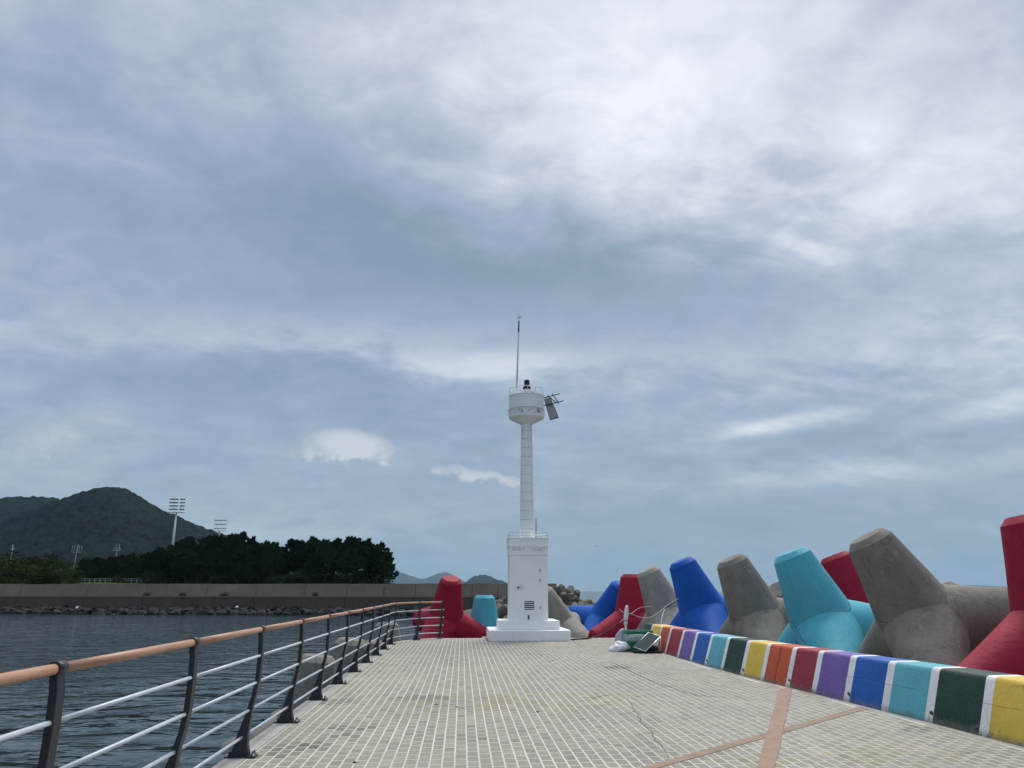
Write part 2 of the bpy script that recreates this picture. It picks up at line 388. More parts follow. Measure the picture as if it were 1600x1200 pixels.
band(ground(1183,1200), ground(1211,1200), ground(1218,1076), ground(1238,1076), .008, M['terra'])
# cracks that run through the paving
M['crack'] = simple('dark_crack', (.045,.042,.036), .95)
def crack(pix, w, seed, z=.0022):
    r_ = random.Random(seed); pts = [ground(*p) for p in pix]; fine = []
    for a, b in zip(pts, pts[1:]):
        n = max(2, int((b-a).length/.09))
        fine += [a+(b-a)*(k/n)+Vector((r_.gauss(0,.012), r_.gauss(0,.012), 0)) for k in range(n)]
    fine.append(pts[-1]); vs = []
    for k, p in enumerate(fine):
        t = (fine[min(k+1, len(fine)-1)]-fine[max(k-1, 0)]).normalized(); s = Vector((-t.y, t.x, 0))
        ww = w*r_.uniform(.35, 1.2)*min(1, 8*min(k+.3, len(fine)-k-.7)/len(fine)); vs += [(p.x+s.x*ww, p.y+s.y*ww, z), (p.x-s.x*ww, p.y-s.y*ww, z)]
    MB().add(vs, [(2*k, 2*k+1, 2*k+3, 2*k+2) for k in range(len(fine)-1)]).build('crack', M['crack'], deck)
crack([(938,1032),(958,1036),(1022,1066),(1050,1075),(1090,1087),(1150,1091),(1214,1095)], .008, 1)
crack([(978,1088),(990,1105),(1003,1127),(1017,1145),(1035,1168),(1052,1195)], .005, 2)
crack([(909,1091),(928,1090),(955,1085)], .009, 3)
crack([(858,1034),(866,1031),(876,1030)], .012, 4)
crack([(692,1021),(730,1021)], .010, 5)
crack([(640,1036),(672,1036)], .011, 6); crack([(728,1043),(744,1043)], .012, 7); crack([(735,1036),(744,1036)], .010, 13)
crack([(1480,1172),(1503,1178),(1540,1173),(1565,1180)], .005, 8)
crack([(894,1001),(905,1008),(912,1010)], .010, 9)
# raised concrete edging below the railing and strip along the parapet are the deck slab itself, brought up flush
M['edge'] = concrete('edge_concrete', (.40,.39,.355), kind='World', scale=1.5, stain=.4, cracks=.4)
e = MB()
inner = [(px0-.018, .5), (px0-.018, 25.2), (-1.98, 26.18), (-1.72, 27.05), (-1.25, 27.85), (-.72, 28.3)]
outer = [(XL-.012, .5), (XL-.012, 25.3), (-2.192, 26.2), (-1.93, 27.1), (-1.46, 27.91), (-.9, 28.46)]
vs = [(x, y, .002) for x, y in inner]+[(x, y, .002) for x, y in outer]+[(x, y, -.22) for x, y in outer]
n = len(inner); e.add(vs, [(k, k+1, n+k+1, n+k) for k in range(n-1)]+[(n+k, n+k+1, 2*n+k+1, 2*n+k) for k in range(n-1)])
e.build('edge_strip', M['edge'], deck)

# ------------------------------------------------------------------ rubble bed under the tetrapods (seaward side)
rb = MB(); r_ = random.Random(5); gx, gy_ = 24, 60
vs = []
for jj in range(gy_+1):
    for ii in range(gx+1):
        y = -4+jj*1.0; x = max(6.05, curb_x(min(max(y, 2), 25))+.62)+ii*.9 if y < 27 else -1.6+ii*1.4
        if y >= 27: z = -.9-(y-27)*.16
        else: z = -.62-max(0, ii-9)*.22
        vs.append((x, y, max(z, -3.2)+r_.uniform(-.12,.12)-(0.15 if ii == 0 else 0)))
fs = [(jj*(gx+1)+ii, jj*(gx+1)+ii+1, (jj+1)*(gx+1)+ii+1, (jj+1)*(gx+1)+ii) for jj in range(gy_) for ii in range(gx) if not (26.5 < -4+jj < 27.5 or -4+jj == 26)]
rb.add(vs, fs); tag(rb.build('rubble_bed', concrete('rubble', (.14,.13,.11), kind='World', scale=2.0)), kind='structure')

# ------------------------------------------------------------------ painted parapet
COLS = {'yellow': (.70,.48,.065), 'orange': (.52,.085,.024), 'red': (.30,.020,.045), 'purple': (.165,.10,.36), 'blue': (.003,.098,.40), 'teal': (.10,.40,.47), 'green': (.006,.040,.028), 'white': (.78,.78,.76)}
def block_paint(name, c, w=1.0):
    m, nt, p = newmat(name+'_wall_paint'); co = coords(nt, 'World')
    n = noise(nt, co, 3, 8, .65); colr = ramp(nt, n, [(.28, tuple(k*.84 for k in c)), (.72, tuple(min(1, k*1.10+.004) for k in c))])
    sc = noise(nt, co, 16, 8, .75).sstep(.60, .76); colr = mixcol(nt, sc*.30*w, colr, tuple(k*.55+.02 for k in c))
    sp = nt.nodes.new('ShaderNodeSeparateXYZ'); nt.links.new(co, sp.inputs[0]); z = X(sp.outputs[2], nt)
    chip = (noise(nt, co, 9, 9, .75)+z*-.75).sstep(.49, .60); colr = mixcol(nt, chip*.8*w, colr, (.24,.225,.19))
    pits = noise(nt, co, 55, 2, .5).sstep(.70, .74); colr = mixcol(nt, pits*.55, colr, tuple(k*.35 for k in c))
    gr = ((noise(nt, co, 4, 6, .65)*.14-z)+.02).sstep(0, .09); colr = mixcol(nt, gr*.55, colr, (.15,.14,.115))
    pour = (((z+noise(nt, co, 2.2, 3, .5)*.06)-.37)._m('ABSOLUTE').sstep(0, .006)*-1+1.0)*noise(nt, co, 1.1, 2, .5).sstep(.45, .55)
    ck = crack_mask(nt, co, 1.5, .006, (.50,.60), 1.1)+pour
    colr = mixcol(nt, ck._m('MINIMUM', 1.0)*.55, colr, tuple(k*.35 for k in c))
    nt.links.new(colr, p.inputs['Base Color']); p.inputs['Roughness'].default_value = .6; p.inputs['Specular IOR Level'].default_value = .35
    bump(nt, p, noise(nt, co, 18, 8, .7)+ck*-.6, .012); return m
PMATS = {k: block_paint(k, c, 1.25 if k in ('white', 'yellow') else .7) for k, c in COLS.items()}
stripes = [3.3,4.3,5.25,6.2,7.15,8.12,9.15,10.15,11.07,12.03,12.98,13.84,14.83,15.72,16.80,17.83,18.87,19.95,21.17,22.2,23.3]
cyc = ['yellow','green','teal','blue','purple','red','orange']
par = empty('parapet_wall', (curb_x(9.15), 9.15, 0), 'low concrete parapet painted in rainbow blocks with white stripes between them', 'parapet wall')
BAT, HT, TW = .20, .64, .42
def profile(y):
    x = curb_x(y); dxdy = (curb_x(y+.4)-curb_x(y-.4))/.8; nrm = Vector((1, -dxdy, 0)).normalized()
    pr = [(0,-.02),(.004,.02),(BAT*.5,HT*.5),(BAT-.012,HT-.05),(BAT+.002,HT-.018),(BAT+.03,HT),(BAT+.06,HT+.003),(BAT+TW-.03,HT+.003),(BAT+TW,HT-.03),(BAT+TW+.03,-.9)]
    return [Vector((x, y, 0))+nrm*a+Vector((0, 0, b)) for a, b in pr]
def wall_piece(name, y0, y1, mat, n=3, ends=(False, False)):
    rows = [profile(y0+(y1-y0)*k/n) for k in range(n+1)]; m = len(rows[0]); vs = [p for r in rows for p in r]
    fs = [(k*m+q, k*m+q+1, (k+1)*m+q+1, (k+1)*m+q) for k in range(n) for q in range(m-1)]
    b = MB().add(vs, fs, True)
    if ends[1]: b.f.append(tuple(n*m+q for q in range(m))); b.sm.append(False)
    o = b.build(name, mat, par, (curb_x((y0+y1)/2), (y0+y1)/2, 0)); sharp(o.data, 50); return o
rw = random.Random(11)
sw = [rw.uniform(.074,.084) for _ in stripes]
for k, y in enumerate(stripes):
    wall_piece('white_stripe', y-sw[k], y+sw[k], PMATS['white'], 1)
    c = cyc[(k-6+1) % 7]; y1 = stripes[k+1]-sw[k+1] if k+1 < len(stripes) else y+1.0
    y0 = y+sw[k]
    if abs(y-13.84) < .01 or abs(y-6.2) < .01:      # a construction joint splits these orange blocks
        ym = (y0+y1)/2
        wall_piece('painted_block', y0, ym-.008, PMATS[c], 2, (False, True)); wall_piece('painted_block', ym+.008, y1, PMATS[c], 2)
    else: wall_piece('painted_block', y0, y1, PMATS[c], 3, (False, k+1 == len(stripes)))
# weep holes at the foot of the wall; dark plugs paint the inner shade
M['hole'] = simple('painted_hole_shade', (.06,.058,.05), .95); M['pipe_rim'] = simple('weep_pipe', (.33,.32,.29), .8)
for y in (10.10, 11.98, 13.80, 15.69, 17.78):
    x = curb_x(y); c = Vector((x+.026, y, .085))
    h = MB().tube([c+Vector((-.004,0,0)), c+Vector((.03,0,0))], .052, 12, cap=False); o = h.build('weep_pipe', M['pipe_rim'], par, c)
    MB().tube([c+Vector((-.002,0,0)), c+Vector((.03,0,0))], .044, 12).build('weep_shade_plug', M['hole'], o, c)

# ------------------------------------------------------------------ tetrapods
TL = 2.0
def tetra_mesh(name, mat, seed=0, n=22):
    r_ = random.Random(seed); b = MB()
    dirs = [Vector((0,0,1))]+[Vector((math.cos(a)*.9428, math.sin(a)*.9428, -1/3)) for a in (0, 2*math.pi/3, 4*math.pi/3)]
    for dd in dirs:
        ref = Vector((0,0,1)) if abs(dd.z) < .9 else Vector((1,0,0)); a = (ref-dd*ref.dot(dd)).normalized(); c = dd.cross(a)
        ph_ = r_.random()*6.28
        prof = [(0,.84),(.4,.758),(.85,.668),(1.3,.575),(TL-.13,.470),(TL-.004,.356),(TL,.350)]
        vs = []; fs = []
        for t, rad in prof:
            for k in range(n):
                q = 2*math.pi*k/n+ph_; rr = rad*(1+r_.uniform(-.006,.006)); vs.append(dd*t+(a*math.cos(q)+c*math.sin(q))*rr)
        for i_ in range(len(prof)-1): fs += [(i_*n+k, i_*n+(k+1) % n, (i_+1)*n+(k+1) % n, (i_+1)*n+k) for k in range(n)]
        fs.append(tuple((len(prof)-1)*n+k for k in range(n)))
        b.add(vs, fs, True)
    me = b.mesh(name, mat); sharp(me, 19); return me
def tetra(c, q, mat, label, seed, group=None, scale=1.0, me=None, n=22):
    o = bpy.data.objects.new('tetrapod', me or tetra_mesh('tetrapod', M[mat], seed, n)); COL.objects.link(o)
    o.location = c; o.rotation_mode = 'QUATERNION'; o.rotation_quaternion = q; o.scale = (scale,)*3
    return tag(o, label, 'tetrapod', group)
def upright(tip, updir, yaw):
    u = Vector(updir).normalized(); q = Vector((0,0,1)).rotation_difference(u) @ Quaternion((0,0,1), R(yaw)); return Vector(tip)-u*TL, q
G = 'tetrapods piled along the seaward edge'
Q = Quaternion
def low(c, q): return Vector(c)-(q @ Vector((0,0,.13)))
tetra((9.97,12.60,.89), Q((.057,-.076,.028,.995)), 'red', 'dark red painted tetrapod cut off by the right edge of the picture', 1, G)
tetra((9.270,15.610,0.926), Q((0.415,0.205,-0.125,-0.878)), 'conc_tetra', 'large bare grey concrete tetrapod with a leg pointing up left, beside the nearest red one', 2, G)
tetra((8.716,18.674,0.660), Q((0.501,0.142,-0.117,-0.846)), 'teal', 'light blue painted tetrapod with fine cracks behind the rainbow parapet', 3, G)
tetra((8.564,22.602,0.670), Q((0.533,0.178,-0.090,-0.822)), 'conc_tetra', 'grey concrete tetrapod standing between the light blue and the tall blue tetrapods', 4, G)
tetra((8.162,26.441,0.746), Q((0.569,0.165,-0.100,-0.799)), 'blue', 'bright blue painted tetrapod with its leg leaning up left above the parapet', 5, G)
tetra((8.050,30.808,0.573), Q((0.536,0.182,-0.093,-0.819)), 'conc_tetra_lt', 'pale concrete tetrapod squeezed between the red and the bright blue tetrapods', 6, G)
c_, q_ = upright(depth(987,897,32.3), (.0,-.03,1), 197)
tetra(c_, q_, 'red', 'red painted tetrapod with one leg straight up behind the plastic basket', 7, G)
tetra(low((6.319,35.231,.263), Q((-.409,-.256,.075,-.873))), Q((-.409,-.256,.075,-.873)), 'blue', 'blue painted tetrapod lying low between lighthouse and red tetrapod', 8, G)
tetra(low((11.089,21.394,.826), Q((-.614,-.081,.16,.769))), Q((-.614,-.081,.16,.769)), 'red', 'dark red tetrapod mostly hidden behind the large grey concrete one', 9, G)
tetra((12.45,29.9,.30), Q((-.87,-.386,.091,.293)), 'conc_tetra', 'grey tetrapod showing only a sliver behind the light blue one', 10, G)
tetra((13.0,19.7,-.15), Q((-.614,-.081,.16,.769)), 'conc_tetra', 'grey tetrapod glimpsed behind the shoulder of the large grey one', 11, G)
tetra(low((-.694,34.682,.391), Q((.978,.193,.047,.064))), Q((.978,.193,.047,.064)), 'red', 'red painted tetrapod behind the end of the railing', 12, G)
c_, q_ = upright(depth(757,930,34.5), (0,0,1), 95)
tetra(c_, q_, 'teal', 'light blue tetrapod with one upright leg just left of the lighthouse', 13, G)
tetra(low((4.338,35.184,.024), Q((.801,.226,-.137,-.537))), Q((.801,.226,-.137,-.537)), 'conc_tetra_lt', 'pale concrete tetrapod right behind the lighthouse steps', 14, G)
G2 = 'grey tetrapods beside the pier below the railing'
for k, (tip, ud, yw, lb) in enumerate([(depth(497,1024,19.3), (.10,-.02,1), 62, 'grey concrete tetrapod in the water by the railing, nearest to the camera'),
        (depth(549,998,22.4), (.10,-.05,1), 64, 'grey concrete tetrapod in the water by the railing, second from the camera'),
        (depth(576,1000,25.6), (-.06,.05,1), 50, 'grey concrete tetrapod in the water by the railing, third from the camera'),
        (depth(604,972,30.2), (-.05,.05,1), 55, 'pale grey tetrapod seen through the railing where it bends')]):
    c_, q_ = upright(tip, ud, yw); tetra(c_, q_, 'conc_tetra', lb, 20+k, G2)

# ------------------------------------------------------------------ railing
M['post'] = simple('dark_grey_steel', (.030,.031,.036), .45, .3, var=.2, scale=4, bmp=.0015, bscale=120, dirt=((.10,.085,.07), .35, 12))
M['pipe'] = simple('galvanised_pipe', (.50,.55,.60), .5, .15, var=.10, scale=7, dirt=((.30,.28,.25), .4, 9))
def wood():
    m, nt, p = newmat('brown_handrail_wood'); co = coords(nt, 'World'); mp = nt.nodes.new('ShaderNodeMapping'); mp.inputs['Scale'].default_value = (40, 1.6, 40); nt.links.new(co, mp.inputs['Vector'])
    n = noise(nt, mp.outputs[0], 1.0, 8, .65); c = ramp(nt, n, [(.3, (.30,.15,.09)), (.55, (.41,.22,.14)), (.8, (.48,.28,.19))])
    nt.links.new(c, p.inputs['Base Color']); p.inputs['Roughness'].default_value = .5; bump(nt, p, n, .002); return m
M['wood'] = wood()
rail = empty('promenade_railing', (-2.15, 8.5, 0), 'railing with curved dark posts, four grey pipes and a brown handrail along the water', 'railing')
posts = [(-2.15, 8.5+2.08*k, 0.0) for k in range(-4, 9)]+[(-1.50, 27.35, R(-42)), (-.74, 28.22, R(-68))]
# profile of a post in its own x-z plane (x to the deck side), measured from the base centre
PL = [(-.115,.0),(-.112,.035),(-.098,.10),(-.072,.196),(-.005,.397),(.045,.58),(.066,.74),(.072,.95),(.068,1.10),(.056,1.20)]
PR = [(.066,.0),(.062,.035),(.042,.10),(.036,.196),(.060,.457),(.090,.60),(.110,.74),(.115,.95),(.112,1.10),(.100,1.20)]
HRX, HRZ = .078, 1.212            # handrail centre
PIPES = [(.094,.959),(.080,.70),(.030,.439),(-.016,.189)]
def post_mesh():
    b = MB(); T = .043
    for (l0, r0), (l1, r1) in zip(zip(PL, PR), list(zip(PL, PR))[1:]):
        pass
    n = len(PL); vs = []
    for y in (-T, T): vs += [(x, y, z) for x, z in PL]+[(x, y, z) for x, z in PR]
    m = 2*n
    fs = [(k, k+1, n+k+1, n+k) for k in range(n-1)]+[(m+k, m+n+k, m+n+k+1, m+k+1) for k in range(n-1)]
    fs += [(k, m+k, m+k+1, k+1) for k in range(n-1)]+[(n+k, n+k+1, m+n+k+1, m+n+k) for k in range(n-1)]+[(0, n, m+n, m), (n-1, m+n-1, m+2*n-1, 2*n-1)]
    b.add(vs, fs); me = b.mesh('post', M['post']); return me
PME = post_mesh()
hd = MB(); hd.tube([(HRX,-.0435,HRZ),(HRX,.0435,HRZ)], .036, 20); HME = hd.mesh('handrail_clamp', M['post'])
bp_ = MB(); bp_.box((-.02,0,.007), (.30,.13,.014)); BME = bp_.mesh('base_plate', M['post'])
gu = MB(); gu.box((0,0,.03), (.012,.10,.05)); GME = gu.mesh('gusset', M['post'])
bo = MB(); bo.tube([(0,0,0),(0,0,.022)], .013, 6, smooth=False); BOM = bo.mesh('bolt', M['pipe'])
def ppos(i_, x, z):
    bx, by, a = posts[i_]; return Vector((bx+x*math.cos(a), by+x*math.sin(a), z))
base = Vector(rail.location)
for i_, (bx, by, a) in enumerate(posts):
    p = link('post', PME, rail, Vector((bx, by, .003))-base); p.rotation_euler = (0, 0, a)
    bv = p.modifiers.new('bevel', 'BEVEL'); bv.width = .006; bv.segments = 2; bv.limit_method = 'ANGLE'; bv.angle_limit = R(40)
    link('handrail_clamp', HME, p); link('base_plate', BME, p)
    for gx_ in (-.128, .098): link('gusset', GME, p, (gx_, 0, 0))
    for bx_ in (-.148, .112):
        for by_ in (-.045, .045): link('bolt', BOM, p, (bx_, by_, .012))
npost = len(posts)
def spline(pts, k, n):
    p0, p1, p2, p3 = pts[max(k-1, 0)], pts[k], pts[k+1], pts[min(k+2, len(pts)-1)]
    if k < 11: return [p1, p2]
    return [.5*((2*p1)+(p2-p0)*t+(2*p0-5*p1+4*p2-p3)*t*t+(3*p1-p0-3*p2+p3)*t**3) for t in (q/n for q in range(n+1))]
hp = [ppos(k, HRX, HRZ) for k in range(npost)]; pp = [[ppos(k, x, z) for k in range(npost)] for x, z in PIPES]
for k in range(npost-1):
    MB().tube(spline(hp, k, 8), .0285, 16).build('handrail', M['wood'], rail, hp[k])
    for q in pp:
        s_ = spline(q, k, 8)
        if k == npost-2: s_ = s_+[s_[-1]+(s_[-1]-s_[-2]).normalized()*.13]
        MB().tube(s_, .0142, 10).build('rail_pipe', M['pipe'], rail, q[k])

# ------------------------------------------------------------------ lighthouse
def white_paint():
    m, nt, p = newmat('white_lighthouse_paint'); co = coords(nt, 'World'); n = noise(nt, co, 1.4, 8, .6)
    c = ramp(nt, n, [(.3, (.84,.85,.84)), (.7, (.91,.91,.90))])
    mp = nt.nodes.new('ShaderNodeMapping'); mp.inputs['Scale'].default_value = (6, 6, .5); nt.links.new(co, mp.inputs['Vector'])
    st = noise(nt, mp.outputs[0], 1.6, 7, .7); c = mixcol(nt, st.sstep(.56, .80)*.35, c, (.50,.49,.45))
    sp = noise(nt, co, 14, 4, .6).sstep(.69, .74); c = mixcol(nt, sp*.5, c, (.38,.33,.27))
    nt.links.new(c, p.inputs['Base Color']); p.inputs['Roughness'].default_value = .5; bump(nt, p, noise(nt, co, 25, 6, .6), .004); return m
M['white'] = white_paint()
M['whitemetal'] = simple('white_metal', (.72,.73,.72), .45, .1, var=.08, dirt=((.36,.31,.26), .5, 14))
M['seam'] = simple('seam_grey', (.30,.30,.29), .7)
M['dark'] = simple('black_metal', (.018,.018,.02), .45, .2)
M['rust'] = simple('rusty_letters', (.34,.32,.30), .8, var=.3, scale=30)
M['panelback'] = simple('solar_panel_grey', (.19,.20,.21), .45, .1, dirt=((.3,.3,.28), .3, 10))
LX, LY = 2.28, 27.75
lh = empty('lighthouse', (LX, LY, 0), 'white lighthouse with square base, slim column and round gallery at the pier end', 'lighthouse')
def P(mb, name, mat, parent=lh, bevel=0, org=(LX, LY, 0)): return mb.build(name, mat, parent, org, bevel)
def sq(cx_, cy_, w, z0, z1, dd=None): return MB().box((cx_, cy_, (z0+z1)/2), (w, dd or w, z1-z0))
P(sq(2.251, LY, 2.698, -.002, .343), 'lower_step', M['white'], bevel=.025)
P(sq(2.267, LY, 2.03, .3432, .632), 'upper_step', M['white'], bevel=.02)
body = P(sq(LX, LY, 1.306, .6325, 2.80), 'base_body', M['white'], bevel=.012)
fy = LY-.653
# door with frame, hinges, latch, louvre
door = P(MB().box((2.262, fy-.004, 1.72), (.93, .016, 1.76)), 'door', M['white'], bevel=.004)
fr = MB()
for x0 in (2.262-.485, 2.262+.485): fr.box((x0, fy-.003, 1.72), (.022, .014, 1.82))
fr.box((2.262, fy-.003, 2.622), (.94, .014, .022)); fr.box((2.262, fy-.003, .826), (.94, .014, .022)); P(fr, 'door_frame', M['white'])
lt = P(MB().box((1.995, fy-.016, 1.71), (.20, .014, .15)), 'latch_plate', M['whitemetal'], door, .003)
kb = MB(); kb.tube([(1.91, fy-.03, 1.71), (1.91, fy-.075, 1.71)], .030, 12); P(kb, 'door_knob', M['dark'], door)
lv = MB()
for k in range(4): lv.box((2.29, fy-.024, 1.02+.066*k), (.32, .035, .016), Matrix.Rotation(R(-35), 3, 'X'))
P(lv, 'louvre', M['whitemetal'], door); P(MB().box((2.29, fy-.0138, 1.12), (.33, .004, .28)), 'louvre_shade_sheet', M['dark'], door)  # black sheet paints the shade between the slats
for z in (1.05, 1.95, 2.28):
    h = MB(); h.tube([(2.66, fy-.034, z-.05), (2.66, fy-.034, z+.05)], .016, 8); P(h, 'hinge', M['seam'], door)
for x0, z in ((2.262,.735), ): P(MB().box((x0, fy-.012, z), (.05, .025, .13)), 'drain_slot', M['dark'], body)
# cornice bands
P(sq(LX, LY, 1.36, 2.8005, 2.835), 'cornice_lip', M['white'], bevel=.006)
lb = P(sq(LX, LY, 1.335, 2.8355, 3.080), 'letter_band', M['white'])
P(sq(LX, LY, 1.405, 3.0805, 3.115), 'cornice_lip', M['white'], bevel=.006)
P(sq(LX, LY, 1.37, 3.1155, 3.355), 'upper_band', M['white'])
P(sq(LX, LY, 1.42, 3.3555, 3.392), 'cornice_lip', M['white'], bevel=.006)
# worn, unreadable remains of the lettering on the band
rl = random.Random(21)
def worn(x0, x1, z0, z1, fyy, n, parent):
    b = MB()
    for _ in range(n):
        x = rl.uniform(x0, x1); z = rl.uniform(z0+.02, z1-.02)
        if rl.random() < .5: b.box((x, fyy, z), (rl.uniform(.006,.014), .004, rl.uniform(.025,.07)))
        else: b.box((x, fyy, z), (rl.uniform(.025,.06), .004, rl.uniform(.005,.010)))
    P(b, 'worn_lettering', M['rust'], parent)
worn(1.70, 2.02, 2.91, 3.05, LY-.6695, 22, lb); worn(2.43, 2.86, 2.91, 3.05, LY-.6695, 32, lb); worn(2.09, 2.13, 2.94, 3.04, LY-.6695, 3, lb)
# rail round the platform
pr = MB(); hw = .66
for z in (3.57, 3.47):
    for a_, b_ in (((-hw,-hw),(hw,-hw)), ((hw,-hw),(hw,hw)), ((hw,hw),(-hw,hw)), ((-hw,hw),(-hw,-hw))):
        pr.tube([(LX+a_[0], LY+a_[1], z), (LX+b_[0], LY+b_[1], z)], .014, 6)
for sx in (-1, 1):
    for sy in (-1, 1): pr.tube([(LX+sx*hw, LY+sy*hw, 3.392), (LX+sx*hw, LY+sy*hw, 3.575)], .016, 6)
P(pr, 'platform_rail', M['whitemetal'])
rod = MB(); rod.tube([(2.56, 27.3, 3.392), (2.56, 27.3, 4.08)], .022, 8); P(rod, 'conduit_stub', M['seam'])
# column of stacked drums, a ring joint between each
z = 3.392; zs = [z]
while z < 7.45: z += .325; zs.append(min(z, 7.62))
def crad(z): return .262+(.205-.262)*(z-3.392)/(7.6-3.392)
for a_, b_ in zip(zs, zs[1:]):
    if b_-a_ < .05: continue
    c = MB(); c.lathe((LX, LY, 0), [(crad(a_)-.025, a_), (crad(a_)-.025, a_+.008), (crad(a_), a_+.014), (crad(b_), b_-.014), (crad(b_)-.025, b_)], 28); o = P(c, 'column_drum', M['white']); sharp(o.data, 35)
# gallery: flared underside, drum wall, rails
und = MB(); und.lathe((LX, LY, 0), [(.205,7.52),(.27,7.57),(.45,7.66),(.60,7.745),(.65,7.775),(.655,7.84),(.2,7.84)], 40); o = P(und, 'gallery_underside', M['white']); sharp(o.data, 30)
wl = MB(); wl.lathe((LX, LY, 0), [(.628,7.84),(.628,8.09),(.648,8.10),(.648,8.57),(.660,8.575),(.660,8.605),(.10,8.605)], 40); drum = P(wl, 'gallery_drum', M['white']); sharp(drum.data, 30)
def ring(r_0, z, rad, n=40): 
    b = MB(); pts = [(LX+r_0*math.cos(2*math.pi*k/n), LY+r_0*math.sin(2*math.pi*k/n), z) for k in range(n+1)]; return b.tube(pts, rad, 6)
lr = ring(.665, 8.085, .013)
for k in range(16):
    a_ = 2*math.pi*k/16; lr.tube([(LX+.668*math.cos(a_), LY+.668*math.sin(a_), 7.84), (LX+.668*math.cos(a_), LY+.668*math.sin(a_), 8.09)], .009, 6)
P(lr, 'lower_gallery_rail', M['whitemetal'])
ur = ring(.645, 8.865, .013)
for k in range(14):
    a_ = 2*math.pi*(k+.5)/14; ur.tube([(LX+.645*math.cos(a_), LY+.645*math.sin(a_), 8.60), (LX+.645*math.cos(a_), LY+.645*math.sin(a_), 8.865)], .011, 6)
P(ur, 'upper_gallery_rail', M['whitemetal'])
wb = MB()
for k in range(34):
    a_ = R(rl.choice([-122,-112,-84,-80,-56,-52,-48,-44,-40])+rl.uniform(-4,4)); z_ = rl.uniform(7.90, 8.03); rot = Matrix.Rotation(a_+R(90), 3, 'Z')
    wb.box((LX+.6305*math.cos(a_), LY+.6305*math.sin(a_), z_), (rl.uniform(.008,.02) if rl.random() < .6 else .05, .004, rl.uniform(.02,.09)), rot)
P(wb, 'worn_lettering', M['rust'], drum)
# lantern
la = MB(); la.lathe((2.30, LY, 0), [(.12,8.605),(.13,8.70),(.155,8.80),(.16,8.87),(.03,8.875)], 20); P(la, 'lantern_pedestal', M['whitemetal'])
ln = MB(); ln.lathe((2.30, LY, 0), [(.15,8.87),(.15,8.95),(.10,8.94),(.135,8.955),(.14,8.985),(.10,9.0),(.095,9.03),(.11,9.035),(.11,9.06),(.092,9.07),(.092,9.10),(.11,9.11),(.11,9.135),(.09,9.145),(.09,9.19),(.112,9.20),(.112,9.225),(.02,9.24),(.008,9.30),(.001,9.31)], 20); o = P(ln, 'lantern', M['dark']); sharp(o.data, 30)
for a_ in (-60, -20, 40):
    b = MB(); b.box((2.30+.34*math.cos(R(a_)), LY+.34*math.sin(R(a_)), 8.66), (.16,.07,.11), Matrix.Rotation(R(a_), 3, 'Z')); P(b, 'control_box', M['seam'])
# lightning mast
ma = MB(); b0, b1 = Vector((1.90, LY-.15, 8.60)), Vector((2.00, LY-.15, 11.64)); ma.tube([b0, b0+(b1-b0)*.45, b0+(b1-b0)*.8, b1], [.036,.030,.024,.016], 10); mast = P(ma, 'lightning_mast', M['whitemetal'])
sp = MB(); sp.tube([b0+(b1-b0)*.82, b0+(b1-b0)*.97], .028, 8); P(sp, 'mast_collar', M['dark'], mast)
tp = MB()
for k in range(9):
    a_ = 2*math.pi*k/9; tp.tube([b1, b1+Vector((.15*math.cos(a_), .15*math.sin(a_), .09 if k % 2 else .13))], [.006,.003], 5)
tp.tube([b1, b1+Vector((0,0,.17))], [.007,.003], 5); P(tp, 'spike_crown', M['seam'], mast)
# bracket with antenna bars and hanging solar panel on the right
br = MB()
def pt(x, y, Y=27.75): return at(x, y, Y)
for a_, b_ in (((845,623),(874.5,615)), ((845,635),(880.5,626)), ((863,615),(873,630)), ((855,618),(869,629))): br.tube([pt(*a_), pt(*b_)], .020, 8)
br.tube([pt(863,615.5,27.6), pt(863,615.5,27.95)], .02, 8); br.tube([pt(872,630,27.6), pt(872,630,27.95)], .02, 8); P(br, 'antenna_bracket', M['dark'])
A_, B_, C_, D_ = pt(854,626,27.95), pt(860,656,27.5), pt(872.5,652.5,27.5), pt(858,626,27.95)
A_, D_ = pt(850.5,624,27.95), pt(860,621,27.95)
nn = (B_-A_).cross(D_-A_).normalized()*.02
sp_ = MB().add([A_+nn,B_+nn,C_+nn,D_+nn,A_-nn,B_-nn,C_-nn,D_-nn], [(0,1,2,3),(7,6,5,4),(0,4,5,1),(1,5,6,2),(2,6,7,3),(3,7,4,0)]); sp_o = P(sp_, 'solar_panel', M['panelback'])
fr = MB()
for a_, b_ in ((A_,B_),(B_,C_),(C_,D_),(D_,A_)): fr.tube([a_, b_], .017, 6)
P(fr, 'panel_frame', M['dark'], sp_o)

